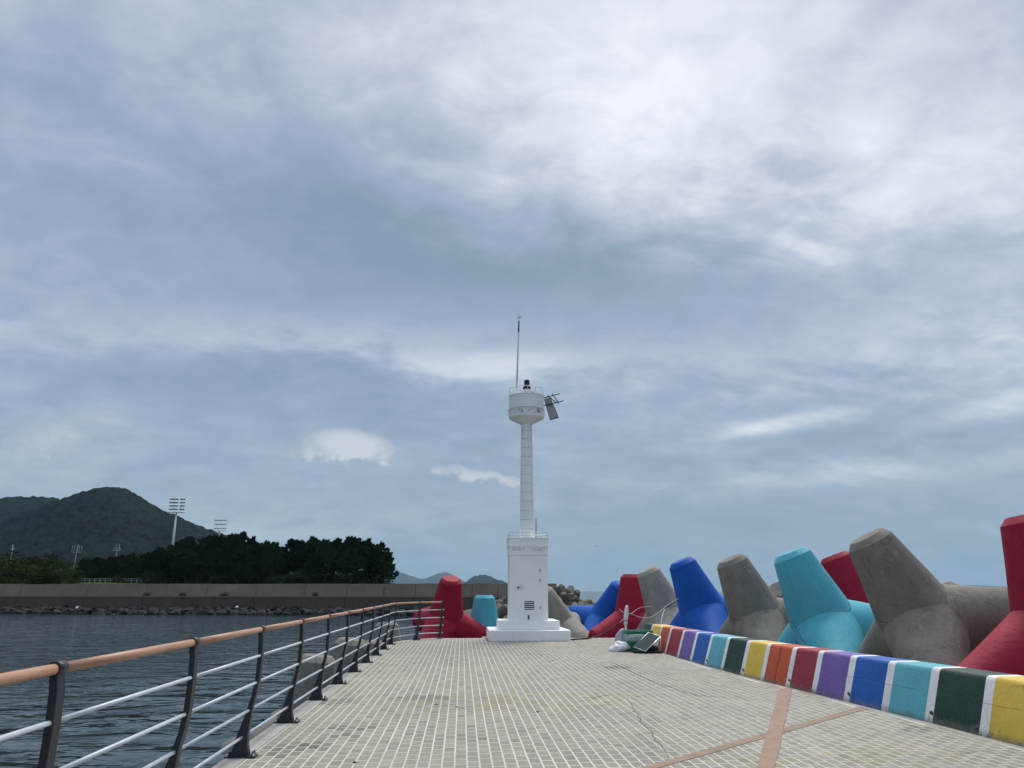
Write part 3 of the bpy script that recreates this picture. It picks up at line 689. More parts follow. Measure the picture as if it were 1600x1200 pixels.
# ------------------------------------------------------------------ far breakwater with parapet
def wall_y(x): return 141-(x+79)*.2
M['seawall'] = concrete('seawall_concrete', (.175,.150,.118), kind='World', scale=.22, stain=.5, cracks=.4)
M['seawall_low'] = concrete('seawall_lower_concrete', (.108,.093,.075), kind='World', scale=.25, stain=.6, cracks=.3)
M['ledge'] = concrete('ledge_concrete', (.22,.20,.175), kind='World', scale=.3, stain=.3, cracks=.2)
WT = 2.72
xs_end = 14.5
sw_ = empty('breakwater_wall', (-30, wall_y(-30), WATER), 'long grey concrete breakwater wall with ledge across the harbour', 'breakwater')
joints = [-175,-150,-128,-108]+[float(at(px_, 930, 139).x) for px_ in (22,)]+[-63,-52.5,-42,-33.5,-25.5,-18.5,-12.5,-7.5,-3,1.5,5.5,10,xs_end]
joints = sorted(joints)
def wall_sec(name, prof, x0, x1, mat, tl=0):
    vs = []
    for x in (x0, x1):
        for dy_, z_ in prof: vs.append((x+dy_*.2, wall_y(x)+dy_, z_))
    m = len(prof); fs = [(q, (q+1) % m, m+(q+1) % m, m+q) for q in range(m)]+[tuple(range(m))[::-1], tuple(range(m, 2*m))]
    c = ((x0+x1)/2, wall_y((x0+x1)/2), 0)
    return MB().add(vs, fs).build(name, mat, sw_, c)
rj = random.Random(9)
for x0, x1 in zip(joints, joints[1:]):
    jt = rj.uniform(-.03,.03)
    wall_sec('upper_section', [(0,.78),(.75,WT+jt),(1.5,WT+jt),(1.9,.6)], x0+.04, x1-.04, M['seawall'])
    wall_sec('ledge', [(-.55,.62),(-.55,.78),(1.9,.77),(1.9,.62)], x0+.02, x1-.02, M['ledge'])
    wall_sec('lower_section', [(-.5,-2.6),(-.5,.615),(1.9,.615),(1.9,-2.6)], x0+.03, x1-.03, M['seawall_low'])
# weeds on the ledge
M['weed'] = simple('weed_leaf', (.045,.060,.022), .8, var=.4, scale=20)
for px_ in (220, 282, 351, 498):
    p0 = at(px_, 930, 133); x = p0.x; y = wall_y(x)-.1; b = MB(); rw2 = random.Random(px_)
    for _ in range(55):
        c = Vector((x+rw2.gauss(0,.28), y+rw2.uniform(-.2,.25), .77)); tpz = c+Vector((rw2.gauss(0,.25), rw2.gauss(0,.2), rw2.uniform(.15,.75))); s = Vector((.09,.05,0))
        b.add([c-s, c+s, tpz], [(0,1,2)])
    tag(b.build('weed_tuft', M['weed'], None, (x, y, .77)), 'dark weed tuft growing on the breakwater ledge', 'weed', 'weeds on the breakwater ledge')
# riprap at the foot: bank with single rocks
bank_ = MB(); xs_ = [-180+5*k for k in range(39)]
vs = []
for x in xs_: vs += [(x, wall_y(x)-.4, -1.25), (x, wall_y(x)-9.5, -2.9)]
bank_.add(vs, [(2*k, 2*k+1, 2*k+3, 2*k+2) for k in range(len(xs_)-1)])
M['rock'] = concrete('dark_rock', (.024,.024,.025), scale=1.2, stain=.6, cracks=.2)
rr = bank_.build('riprap_bank', concrete('rubble_core', (.04,.038,.036), kind='World')); tag(rr, kind='structure')
def rock_mesh(seed, mat, sub=2):
    bm = bmesh.new(); bmesh.ops.create_icosphere(bm, subdivisions=sub, radius=1.0); r_ = random.Random(seed)
    planes = [(Vector((r_.gauss(0,1), r_.gauss(0,1), r_.gauss(0,1))).normalized(), r_.uniform(.55,.85)) for _ in range(9)]
    for v_ in bm.verts:
        for nrm, dd in planes:
            k = v_.co.dot(nrm)
            if k > dd: v_.co -= nrm*(k-dd)
    me = bpy.data.meshes.new('rock'); bm.to_mesh(me); bm.free(); me.materials.append(mat); return me
RM = [rock_mesh(k, M['rock'], 2) for k in range(8)]
rk = random.Random(31); slots = []
for row in range(4):
    x = -96.0
    while x < -2:
        x += rk.uniform(1.0, 1.75); slots.append((row, x))
slots = slots[:300] if len(slots) > 300 else slots
for row, x in slots:
    t = (row+.35)/4*.62+rk.uniform(-.05,.05)
    o = link('rock', rk.choice(RM), rr, (x, wall_y(x)-.9-t*8.0, -1.35-t*1.25+rk.uniform(-.1,.12)))
    s = rk.uniform(.62, 1.05); o.scale = (s*1.15, s, s*.72); o.rotation_euler = (rk.uniform(-.5,.5), rk.uniform(-.5,.5), rk.uniform(0,6.3))
M['foam_white'] = simple('white_litter', (.8,.8,.8), .6)
for px_, py_, lb in ((120,950,'small white float caught in the breakwater rocks, further left'), (370,949,'white plastic litter on the breakwater rocks, further right')):
    p0 = at(px_, py_, wall_y(at(px_,py_,135).x)-5.5); b = MB(); b.tube([p0+Vector((-.22,0,0)), p0+Vector((-.1,0,.03)), p0+Vector((.1,0,.05)), p0+Vector((.22,0,0))], [.08,.17,.19,.06], 10)
    tag(b.build('litter_float', M['foam_white'], None, p0), lb, 'litter')
# far tetrapods heaped round the breakwater head
FM = [tetra_mesh('tetrapod_far', M['conc_far'], 50+k, 10) for k in range(3)]
rq = random.Random(77)
def rq_rot():
    q = Quaternion((rq.gauss(0,1), rq.gauss(0,1), rq.gauss(0,1), rq.gauss(0,1))); q.normalize(); return q
far_r = [(862,936),(872,941),(869,930),(880,934),(889,930),(884,944),(896,938),(893,948),(905,946),(865,948),(876,952),(902,954),(915,954)]
far_l = [(791,944),(797,936),(784,957),(794,958),(775,962),(800,950)]
for lst, lb, gp in ((far_r, 'weathered brown grey tetrapod in the distant heap right of the lighthouse', 'distant tetrapods right of the lighthouse'), (far_l, 'weathered brown grey tetrapod in the distant heap left of the lighthouse', 'distant tetrapods left of the lighthouse')):
    for k, (px_, py_) in enumerate(lst):
        p0 = at(px_, py_+2, 121-(py_-930)*.55+rq.uniform(-1,1)); tetra(p0, rq_rot(), None, lb, 0, gp, 1.0, FM[k % 3])
# rubble toe that carries them
tb = MB(); rt_ = random.Random(4); N = 14; vs = []
for a in range(N+1):
    for b in range(N+1):
        x = -8+26*a/N; y = 92+34*b/N; rx, ry = (x-6)/13, (y-116)/22; h = max(0, 1-rx*rx-ry*ry)
        vs.append((x, y, -3.0+2.2*h+rt_.uniform(-.2,.2)))
tb.add(vs, [(a*(N+1)+b, a*(N+1)+b+1, (a+1)*(N+1)+b+1, (a+1)*(N+1)+b) for a in range(N) for b in range(N)])
tag(tb.build('rubble_toe', M['seawall_low']), kind='structure')

# ------------------------------------------------------------------ land, hill, islands
def leafy(name, a, b, scale=3.0, kind='World'):
    m, nt, p = newmat(name); co = coords(nt, kind); n = noise(nt, co, scale, 6, .65)
    nt.links.new(ramp(nt, n, [(.3, a), (.7, b)]), p.inputs['Base Color']); p.inputs['Roughness'].default_value = .9; p.inputs['Specular IOR Level'].default_value = .03; return m
M['grass'] = leafy('grass_bank', (.030,.050,.014), (.060,.085,.026), .6)
ld = MB(); vs = [(-900,143+(900-100)*.2,2.2),(-19,130.8,2.2),(-19,150,3.05),(-24,185,3.4),(-60,700,4),(-900,900,5),(-900,340,3)]
land = [(-2500,640),(-180,163),(-19,131),(-14,150),(-16,190),(-120,900),(-300,1900),(-2500,2200)]
ld.add([(x, y, 2.45) for x, y in land]+[(x, y, -3) for x, y in land], [tuple(range(8))]+[(k, (k+1) % 8, 8+(k+1) % 8, 8+k) for k in range(8)])
tag(ld.build('land', M['grass']), kind='structure')
bk = MB(); xs2 = [-130+4*k for k in range(28)]; vs = []
for x in xs2:
    k_ = min(1, max(0, (-58-x)/10)); vs += [(x, wall_y(x)+4, 2.44), (x, wall_y(x)+18, 2.47+.68*k_), (x, wall_y(x)+60, 2.50+.8*k_), (x, wall_y(x)+64, 2.40)]
bk.add(vs, [(4*k+q, 4*k+4+q, 4*k+5+q, 4*k+1+q) for k in range(len(xs2)-1) for q in range(3)]); tag(bk.build('grass_bank', M['grass']), kind='structure')

def fbm(x, y, seed, octs=5):
    rg = np.random.default_rng(seed); out = 0; a = 1.0; f = 1.0
    for _ in range(octs):
        for _k in range(3):
            th = rg.uniform(0, 6.28); ph_ = rg.uniform(0, 6.28); out = out+a/3*np.sin((x*np.cos(th)+y*np.sin(th))*f+ph_+1.3*np.sin((x*np.sin(th)-y*np.cos(th))*f*.7+ph_*2))
        a *= .5; f *= 2.03
    return out
def canopy(x, y, cell, seed):
    """rounded tree crowns on a jittered grid"""
    i = np.floor(x/cell); j = np.floor(y/cell); best = np.zeros_like(x)
    for a in (-1,0,1):
        for b in (-1,0,1):
            ci, cj = i+a, j+b; h = np.sin(ci*127.1+cj*311.7+seed)*43758.5453; h = h-np.floor(h); h2 = np.sin(ci*269.5+cj*183.3+seed)*43758.5453; h2 = h2-np.floor(h2)
            dd = ((x-(ci+.2+.6*h)*cell)**2+(y-(cj+.2+.6*h2)*cell)**2)/(cell*(.55+.35*h))**2
            best = np.maximum(best, np.sqrt(np.maximum(0, 1-dd))*(.6+.5*h2))
    return best
def hillmesh(name, sil, D, width, depth_n, mat, cell, crown, spread, px_step=2.0, base=2.4, rough=.0, seed=1, kind='structure', prof=1.25):
    """terrain whose skyline at distance D passes through the surveyed points; slopes fall to both sides"""
    x_ = np.arange(sil[0][0], sil[-1][0]+.1, px_step); y_ = np.interp(x_, [s[0] for s in sil], [s[1] for s in sil])
    k_ = np.ones(9)/9; yp = np.pad(y_, 4, mode='edge'); y_ = np.convolve(yp, k_, 'valid')
    top = np.array([tuple(at(float(a), float(b), D)) for a, b in zip(x_, y_)]); n = len(x_)
    V = np.linspace(-1, .45, depth_n); vs = np.zeros((depth_n, n, 3))
    for r_i, t in enumerate(V):
        yy = D+t*spread*np.ones(n); sc2 = (yy/D); h = (1-abs(t)**prof) if t < 0 else (1-(t/.45)**2*.9)
        X_ = top[:,0]*sc2; Z_ = base+(np.maximum(top[:,2]-crown*.8, base)-base)*h
        bumpy = rough*fbm(X_/70, yy/70, seed, 4)*(min(1, abs(t)*3))*np.clip((Z_-base)/30, 0, 1)
        Z_ = Z_+bumpy
        edge_ = np.clip((Z_-base)/8, 0, 1)
        Z_ = Z_+canopy(X_, yy, cell, seed)*crown*edge_
        vs[r_i] = np.stack([X_, yy, Z_], 1)
    me = bpy.data.meshes.new(name); idx = np.arange(depth_n*n).reshape(depth_n, n)
    f = np.stack([idx[:-1,:-1], idx[:-1,1:], idx[1:,1:], idx[1:,:-1]], -1).reshape(-1, 4)
    me.from_pydata(vs.reshape(-1, 3).tolist(), [], f.tolist()); me.materials.append(mat)
    for p_ in me.polygons: p_.use_smooth = True
    return tag(link(name, me), kind=kind)
M['forest'] = leafy('forest_canopy', (.0025,.0075,.0075), (.008,.0175,.0145), .05)
hillmesh('hill', [(-220,820),(-120,800),(-60,786),(-10,783),(15,776),(50,775),(100,780),(120,782),(160,792),(230,810),(300,840),(330,880)], 1500, 0, 90, M['forest'], 13, 9, 420, 2.0, 4, 10, 3)
hillmesh('hill', [(-120,880),(-60,850),(0,822),(60,799),(100,784),(130,775),(150,770),(165,767.5),(178,767),(193,767.5),(204,772),(216,779),(240,793),(262,804),(277,808),(290,815),(315,824),(340,833),(370,844),(400,857),(440,873),(500,893),(560,910)], 1050, 0, 150, M['forest'], 9, 7, 560, 1.5, 4, 9, 5)
M['island'] = leafy('island_forest', (.006,.012,.012), (.012,.022,.020), .01)
hillmesh('hill', [(560,915),(590,903),(607,897),(620,894),(632,895),(648,902),(660,905.5),(672,901),(684,895.5),(693,892.5),(702,895),(715,902),(728,910),(742,917),(755,921)], 12000, 0, 30, M['island'], 110, 12, 1500, 2.0, WATER, 6, 8, prof=1.1)
hillmesh('island', [(718,921),(723,913),(729,909),(735,903.5),(742,900.5),(752,898),(763,898.5),(768,902),(780,906.5),(788,909.5),(797,915),(806,921)], 5200, 0, 50, M['island'], 34, 20, 330, 1.0, WATER, 2, 9, prof=2.2)
hillmesh('hill', [(1380,926),(1420,918),(1470,915),(1520,914),(1570,916.5),(1620,914),(1700,917),(1760,923)], 13000, 0, 16, M['island'], 80, 4, 800, 3.0, WATER, 4, 12, prof=1.1)

# ------------------------------------------------------------------ trees behind the breakwater
M['bark'] = simple('pine_bark', (.060,.042,.032), .9, var=.3, scale=5)
M['needles'] = leafy('pine_needles', (.012,.026,.012), (.030,.052,.020), 1.2, 'Object')
M['leaves'] = leafy('broad_leaves', (.018,.030,.008), (.060,.075,.018), 1.6, 'Object')
def pine_meshes(seed):
    """unit-height pine: crooked trunk with limbs; crown of many needle tufts in flat pads with gaps between"""
    r_ = random.Random(seed); tr = MB(); cr_v = []; cr_f = []
    sway = [Vector((r_.gauss(0,.022), r_.gauss(0,.022), 0)) for _ in range(8)]; path = [Vector((0,0,-.03))]
    for k in range(8): path.append(Vector((path[-1].x+sway[k].x, path[-1].y+sway[k].y, .95*(k+1)/8)))
    tr.tube(path, [.026-.0026*k for k in range(9)], 7)
    def tuft_pad(c, rx, rz, n):
        for _ in range(n):
            while True:
                p = Vector((r_.uniform(-1,1), r_.uniform(-1,1), r_.uniform(-.6,1)))
                if p.length < 1: break
            p = c+Vector((p.x*rx, p.y*rx, p.z*rz)); up = Vector((r_.gauss(0,.55), r_.gauss(0,.55), 1.0)).normalized()*r_.uniform(.028,.060); sd_ = Vector((r_.gauss(0,1), r_.gauss(0,1), r_.gauss(0,.3))).normalized()*r_.uniform(.008,.015)
            m = len(cr_v); cr_v.extend([p-sd_, p+sd_, p+up]); cr_f.append((m, m+1, m+2))
            sd2 = sd_.cross(up).normalized()*sd_.length*1.3; m = len(cr_v); cr_v.extend([p-sd2, p+sd2, p+up*.8+sd_]); cr_f.append((m, m+1, m+2))
    def finger(c, dr, ln2, rad):
        dr = dr.normalized()
        for q in range(5): tuft_pad(c+dr*(ln2*q/4), rad*(1.15-.18*q), rad*(1.15-.18*q), 13)
    nl = 17
    for k in range(nl):
        h = .26+.66*(k/(nl-1))**.9; seg = min(7, int(h/.95*8)); t0 = path[seg]+(path[seg+1]-path[seg])*((h-.95*seg/8)/(.95/8))
        ln_ = (.30*(1-((h-.45)/.56)**2) if h > .45 else .24+.1*h)*r_.uniform(.5,1.15); ln_ = max(ln_, .06); a = k*2.4+r_.uniform(-.5,.5)
        e1 = t0+Vector((math.cos(a)*ln_, math.sin(a)*ln_, ln_*r_.uniform(.05,.35))); mid = (t0+e1)/2+Vector((0,0,-.01)); tr.tube([t0, mid, e1], [.010,.007,.003], 5)
        for q in range(6):
            s = .25+.78*q/5; c = t0+(e1-t0)*s+Vector((r_.gauss(0,.03), r_.gauss(0,.03), r_.uniform(.0,.035))); tuft_pad(c, r_.uniform(.04,.07), r_.uniform(.018,.034), 46)
    for q in range(70):          # shoots that stand out of the crown and break its outline
        a = r_.random()*6.28; hz_ = r_.uniform(.34,.98); er = max(.03, (.29*(1-((hz_-.45)/.56)**2) if hz_ > .45 else .28))*r_.uniform(.75,1.02)
        c = path[min(8, int(hz_*8))]*1.0; c = Vector((c.x+math.cos(a)*er, c.y+math.sin(a)*er, hz_-.02)); finger(c, Vector((math.cos(a)*.55, math.sin(a)*.55, r_.uniform(.5,1.3))), r_.uniform(.05,.10), r_.uniform(.010,.017))
    for q in range(7): finger(path[-1]+Vector((r_.gauss(0,.035), r_.gauss(0,.035), -.03)), Vector((r_.gauss(0,.25), r_.gauss(0,.25), 1)), r_.uniform(.07,.12), .014)
    for q in range(5): tuft_pad(path[-1]+Vector((r_.gauss(0,.03), r_.gauss(0,.03), -.05+.022*q)), .05-.007*q, .03, 40)
    me = bpy.data.meshes.new('crown'); me.from_pydata([tuple(p) for p in cr_v], [], cr_f); me.materials.append(M['needles'])
    return tr.mesh('trunk', M['bark']), me
PINES = [pine_meshes(100+k) for k in range(6)]
def broad_meshes(seed, flat=.62, mat='leaves'):
    r_ = random.Random(seed); tr = MB(); tr.tube([(0,0,-.05),(.01,.0,.3),(0,.02,.62)], [.05,.04,.02], 8)
    for k in range(7):
        a = k*2.4; tr.tube([(0,0,.2+.04*k), (math.cos(a)*.2, math.sin(a)*.2, .42+.03*k), (math.cos(a)*.38, math.sin(a)*.38, .52+.03*k)], [.02,.013,.005], 5)
    vs = []; fs = []
    for k in range(62):
        a = r_.random()*6.28; e_ = math.asin(r_.uniform(-.55,1)); rd = r_.uniform(.55,1); c = Vector((math.cos(a)*math.cos(e_)*.55*rd, math.sin(a)*math.cos(e_)*.55*rd, .34+math.sin(e_)*flat*rd)); rc = r_.uniform(.09,.16)
        for _ in range(95):
            p = c+Vector((r_.gauss(0,.5), r_.gauss(0,.5), r_.gauss(0,.32)))*rc; n_ = Vector((r_.gauss(0,1), r_.gauss(0,1), r_.gauss(.6,.8))).normalized(); t = n_.orthogonal().normalized(); b = n_.cross(t); s = r_.uniform(.010,.020)
            m = len(vs); vs += [p-t*s, p+b*s*.7, p+t*s*1.2, p-b*s*.7]; fs.append((m, m+1, m+2, m+3))
    me = bpy.data.meshes.new('crown'); me.from_pydata([tuple(p) for p in vs], [], fs); me.materials.append(M[mat]); return tr.mesh('trunk', M['bark']), me
BROADS = [broad_meshes(200+k) for k in range(3)]
def vary(m, lo, hi):
    nt = m.node_tree; p = nt.nodes['Principled BSDF']; src = p.inputs['Base Color'].links[0].from_socket; oi = nt.nodes.new('ShaderNodeObjectInfo')
    nt.links.new(mixcol(nt, 1.0, src, ramp(nt, oi.outputs['Random'], [(0, lo), (1, hi)]), 'MULTIPLY'), p.inputs['Base Color'])
vary(M['needles'], (.7,.75,.8), (2.0,2.1,1.7)); vary(M['leaves'], (.8,.8,.8), (1.3,1.3,1.1))
M['shrub'] = leafy('shrub_leaves', (.012,.024,.010), (.030,.050,.018), 1.6, 'Object')
SHRUBS = [broad_meshes(300+k, .5, 'shrub') for k in range(2)]
rtree = random.Random(55)
def tree(name, meshes, base_, h, wide, label, cat, group, rz):
    o = empty(name, base_, label, cat, group); o.scale = (h*wide, h*wide, h); o.rotation_euler = (0, 0, rz)
    link('trunk', meshes[0], o); link('crown', meshes[1], o); return o
# (pixel x of crown, pixel y of its top, distance)
pines = [(600,866,158),(590,851,163),(574,846,158),(558,845,166),(543,842,160),(527,845,168),(512,846,158),(500,843,165),(484,850,170),(470,848,160),(456,846,166),(440,857,172),(425,850,160),(410,849,166),(394,843,162),(378,836,166),(362,838,158),(346,840,168),(331,842,160),(316,841,166),(300,843,172),(284,847,162),(268,855,168),(252,858,176),(236,864,166),(222,866,178),(206,867,170),(190,870,180),(172,872,170),(155,873,178),(138,874,172),
         (608,880,155),(586,868,155),(550,862,152),(490,866,155),(375,862,154),(335,860,155),(295,862,158),(262,870,160)]
for k, (px_, py_, Y) in enumerate(pines):
    tp_ = at(px_, py_, Y); h = tp_.z-2.6
    if k == 31: lb = 'low dark pine at the far right end of the grove'
    elif k == 0: lb = 'dark pine second from the right end of the grove'
    elif px_ > 470: lb = 'dark pine in the right half of the grove behind the breakwater'
    elif px_ > 280: lb = 'dark pine in the middle of the grove near the floodlights'
    else: lb = 'lower dark pine at the left of the grove below the hill'
    gp = None if k in (0, 31) else ('pines in the right half of the grove' if px_ > 470 else 'pines in the middle of the grove' if px_ > 280 else 'lower pines at the left')
    tree('pine_tree', PINES[k % 6], (tp_.x, Y, 2.6), h, rtree.uniform(.88,1.15)*(1.3 if h < 6.5 else 1), lb, 'pine tree', gp, rtree.uniform(0,6.28))
for k, (px_, py_, Y, w_, lb) in enumerate([(12,864,158,1.9,'spreading green tree at the left edge behind the breakwater'),(58,866,155,1.8,'spreading green tree second from the left edge'),(98,876,153,1.5,'rounded green tree nearest to the white fence'),(-30,862,160,2.0,'green tree cut off by the left picture edge'),(32,880,150,1.9,'low green tree in front of the leftmost trees')]):
    tp_ = at(px_, py_, Y); h = (tp_.z-2.4)/.92; tree('broadleaf_tree', BROADS[k % 3], (tp_.x, Y, 2.4), h, w_, lb, 'tree', 'green trees at the left', rtree.uniform(0,6.28))
for k in range(40):
    px_ = 262+9.0*k+rtree.uniform(-4,4) if k < 38 else (188, 240)[k-38]
    Y = rtree.uniform(150,182); tp_ = at(px_, rtree.uniform(888,899), Y); h = (tp_.z-2.6)/.85
    tree('shrub', SHRUBS[k % 2], (tp_.x, Y, 2.6), h, 1.25, 'dark shrub filling the ground between the pine trunks', 'shrub', 'shrubs under the pines', rtree.uniform(0,6.28))
for k, (px_, py_, Y) in enumerate([(136,879,190),(156,877,186),(178,875,192),(200,872,186),(222,870,192),(243,866,186),(264,864,190),(285,860,186),(306,856,192),(328,858,186),(350,858,190),(372,860,188),(395,866,190),(416,868,188)]):
    tp_ = at(px_, py_, Y); h = (tp_.z-2.6)/.95
    tree('dark_tree', SHRUBS[k % 2], (tp_.x, Y, 2.6), h, .85, 'dense dark tree standing behind the front row of pines', 'tree', 'dark trees behind the pines', rtree.uniform(0,6.28))
# white fence at the grass
M['fence'] = simple('fence_paint', (.34,.35,.34), .7)
fn = empty('white_fence', tuple(at(175,908,163).xy)+(3.2,), 'low white fence on the grass behind the breakwater', 'fence')
fp = [at(132+8.2*k, 904, 163+.0*k) for k in range(13)]
for p0 in fp: MB().box((p0.x, p0.y, p0.z-.42), (.10,.10,.85)).build('fence_post', M['fence'], fn, p0)
for z_ in (-.05, -.40): MB().tube([fp[0]+Vector((-1,0,z_)), fp[-1]+Vector((1,0,z_))], .03, 6).build('fence_rail', M['fence'], fn, fp[0])

# ------------------------------------------------------------------ floodlight masts
M['mast'] = simple('pale_mast_steel', (.62,.64,.65), .5, .2, var=.08)
M['lampface'] = simple('floodlight_housing', (.05,.05,.055), .5, .3)
M['farsteel'] = simple('far_pylon_steel', (.22,.25,.28), .6)
def floodlight(top_px, top_py, Y, rows, cols, w, h, label, wide=.55, split=False, small=False):
    c = at(top_px, top_py, Y); zb = 3.0; o = empty('floodlight_mast', (c.x, Y, zb), label, 'floodlight', None if not small else 'far masts')
    org = (c.x, Y, zb); m = MB(); m.tube([(c.x, Y, zb), (c.x, Y, zb+(c.z-zb)*.55), (c.x, Y, c.z-h*1.0)], [wide, wide*.78, wide*.5], 10); m.build('mast', M['mast'] if Y < 430 else M['farsteel'], o, org)
    pf = MB(); pf.box((c.x, Y, c.z-h-.3), (w*1.15,1.6,.25)); pf.tube([(c.x-w*.57, Y, c.z-h+.9), (c.x+w*.57, Y, c.z-h+.9)], .07, 5); pf.build('service_platform', M['mast'], o, org)
    fr_ = MB()
    for r_i in range(rows): fr_.tube([(c.x-w/2, Y+.3, c.z-h*.8*r_i/max(1, rows-1)), (c.x+w/2, Y+.3, c.z-h*.8*r_i/max(1, rows-1))], .07, 5)
    for q in (-.25, .25): fr_.tube([(c.x+w*q, Y+.3, c.z), (c.x+w*q, Y+.3, c.z-h-.2)], .08, 5)
    fr_.build('lamp_frame', M['mast'], o, org)
    lamp = MB(); lamp.lathe((0,0,0), [(.05,.28),(.26,.22),(.42,-.16),(.40,-.22),(.01,-.24)], 10); lme = lamp.mesh('lamp_head', M['lampface'])
    for r_i in range(rows):
        for q in range(cols):
            if split and abs(q-(cols-1)*.60) < .6: continue
            l = link('lamp_head', lme, o, Vector((c.x-w/2+w*q/(cols-1), Y-.2, c.z-h*.8*r_i/max(1, rows-1)))-Vector(org)); l.rotation_euler = (R(70), 0, R(12)); l.scale = (.85,)*3
floodlight(278, 780, 330, 4, 9, 5.6, 5.2, 'tall white floodlight mast standing in front of the hillside', .62, True)
floodlight(345, 813, 420, 3, 7, 5.8, 5.2, 'shorter looking floodlight mast rising behind the pine grove', .6)
floodlight(184, 850.5, 440, 2, 4, 3.1, 2.8, 'small distant floodlight mast with two rows of lamps at the hill foot', .5)
c = at(121, 851, 440); o = empty('lattice_pylon', (c.x, 440, 3), 'distant forked pylon in front of the hill', 'pylon'); b = MB()
b.tube([(c.x-.8, 440, 3), (c.x+.4, 440, c.z)], [.35,.18], 6)
for sx in (-2.4,-1.2,1.3,2.4): b.tube([(c.x+sx, 440, c.z-4.2), (c.x+sx*1.05, 440, c.z-.6)], .15, 5)
b.tube([(c.x-2.5, 440, c.z-4.2), (c.x+2.5, 440, c.z-4.2)], .17, 5); b.build('pylon_frame', M['farsteel'], o, (c.x, 440, 3))
c = at(20.5, 851, 440); o = empty('slim_mast', (c.x, 440, 3), 'distant slim mast above the green trees at far left', 'mast'); b = MB(); b.tube([(c.x, 440, 3), (c.x, 440, c.z)], [.4,.22], 6); b.tube([(c.x-1.3, 440, c.z-2.2), (c.x+1.3, 440, c.z-2.2)], .2, 5); b.build('mast', M['farsteel'], o, (c.x, 440, 3))

# ------------------------------------------------------------------ clutter by the parapet
M['bagwhite'] = simple('white_plastic', (.68,.69,.71), .4, var=.1, scale=14, dirt=((.45,.44,.42), .4, 10))
M['bundle'] = simple('grey_bundle', (.36,.38,.42), .7, var=.35, scale=26)
M['greenpl'] = simple('green_plastic', (.010,.16,.085), .4, var=.15, scale=9)
M['navy'] = simple('dark_blue_cloth', (.035,.04,.085), .85, var=.4, scale=18)
M['blackpl'] = simple('black_plastic', (.012,.012,.013), .85)
M['alu'] = simple('aluminium_frame', (.62,.65,.68), .35, .7)
def net():
    m, nt, p = newmat('clear_plastic_film'); co = coords(nt, 'Object'); n = noise(nt, co, 9, 6, .7)
    nt.links.new(ramp(nt, n, [(.3, (.12,.30,.23)), (.7, (.50,.60,.56))]), p.inputs['Base Color']); p.inputs['Roughness'].default_value = .25; p.inputs['Alpha'].default_value = .62; return m
M['film'] = net()
def cells():
    m, nt, p = newmat('photovoltaic_glass'); co = coords(nt, 'Object'); n = noise(nt, co, 3, 3, .5)
    nt.links.new(ramp(nt, n, [(.35, (.012,.028,.026)), (.65, (.02,.045,.05))]), p.inputs['Base Color']); p.inputs['Roughness'].default_value = .22; p.inputs['Specular IOR Level'].default_value = .3; return m
M['pv'] = cells()
def blob(c, dims, seed, amp=.16, sub=3):
    bm = bmesh.new(); bmesh.ops.create_icosphere(bm, subdivisions=sub, radius=1); r_ = random.Random(seed)
    ws = [(Vector((r_.gauss(0,1), r_.gauss(0,1), r_.gauss(0,1)))*r_.uniform(1.5,5), r_.uniform(0,6.28), r_.uniform(.3,1)) for _ in range(12)]
    b = MB(); vs = []
    for v_ in bm.verts:
        k = 1+amp*sum(a*math.sin(v_.co.dot(w)+p) for w, p, a in ws)/3; q = v_.co*k; vs.append(Vector(c)+Vector((q.x*dims[0], q.y*dims[1], max(q.z, -.72)*dims[2])))
    fs = [tuple(v_.index for v_ in f.verts) for f in bm.faces]; bm.free(); return b.add(vs, fs, True)
# basket
bx0, by0 = 4.86, 22.05
bk_o = empty('plastic_basket', (bx0, by0, 0), 'green rimmed clear plastic basket standing at the parapet', 'basket'); org = (bx0, by0, 0)
def frustum(cx_, cy_, z0, z1, w0, d0, w1, d1):
    pts = [];
    for z_, w_, d_ in ((z0, w0, d0), (z1, w1, d1)):
        for k in range(20):
            a = 2*math.pi*k/20; ca, sa = math.cos(a), math.sin(a); e_ = .35
            pts.append((cx_+w_/2*math.copysign(abs(ca)**e_, ca), cy_+d_/2*math.copysign(abs(sa)**e_, sa), z_))
    return pts, [(k, (k+1) % 20, 20+(k+1) % 20, 20+k) for k in range(20)]
MB().add(*frustum(bx0, by0, .27, .47, .69, .52, .76, .58), True).build('film_side', M['film'], bk_o, org)
MB().add(*frustum(bx0, by0, .01, .27, .58, .44, .69, .52), True).build('green_tub', M['greenpl'], bk_o, org)
pts, fs = frustum(bx0, by0, .46, .545, .785, .60, .80, .615); pi, fi = frustum(bx0, by0, .46, .545, .74, .555, .755, .57)
rim = MB().add(pts+pi, fs+[tuple(k+40 for k in f[::-1]) for f in fi]+[(20+k, 20+(k+1) % 20, 60+(k+1) % 20, 60+k) for k in range(20)]+[(k, 40+k, 40+(k+1) % 20, (k+1) % 20) for k in range(20)], True); rim.build('rim', M['greenpl'], bk_o, org)
blob((bx0, by0, .30), (.26,.18,.16), 3).build('contents', M['bundle'], bk_o, org)
bu = blob((4.47, 22.35, .24), (.17,.16,.30), 8, .12); tag(bu.build('wrapped_bundle', M['bundle'], None, (4.47,22.35,0)), 'grey wrapped bundle leaning against the left side of the basket', 'bundle')
pb = blob((4.33, 21.95, .12), (.26,.20,.165), 12, .34, 4); tag(pb.build('plastic_bag', M['bagwhite'], None, (4.33,21.95,0)), 'crumpled white plastic bag lying on the paving by the basket', 'plastic bag')
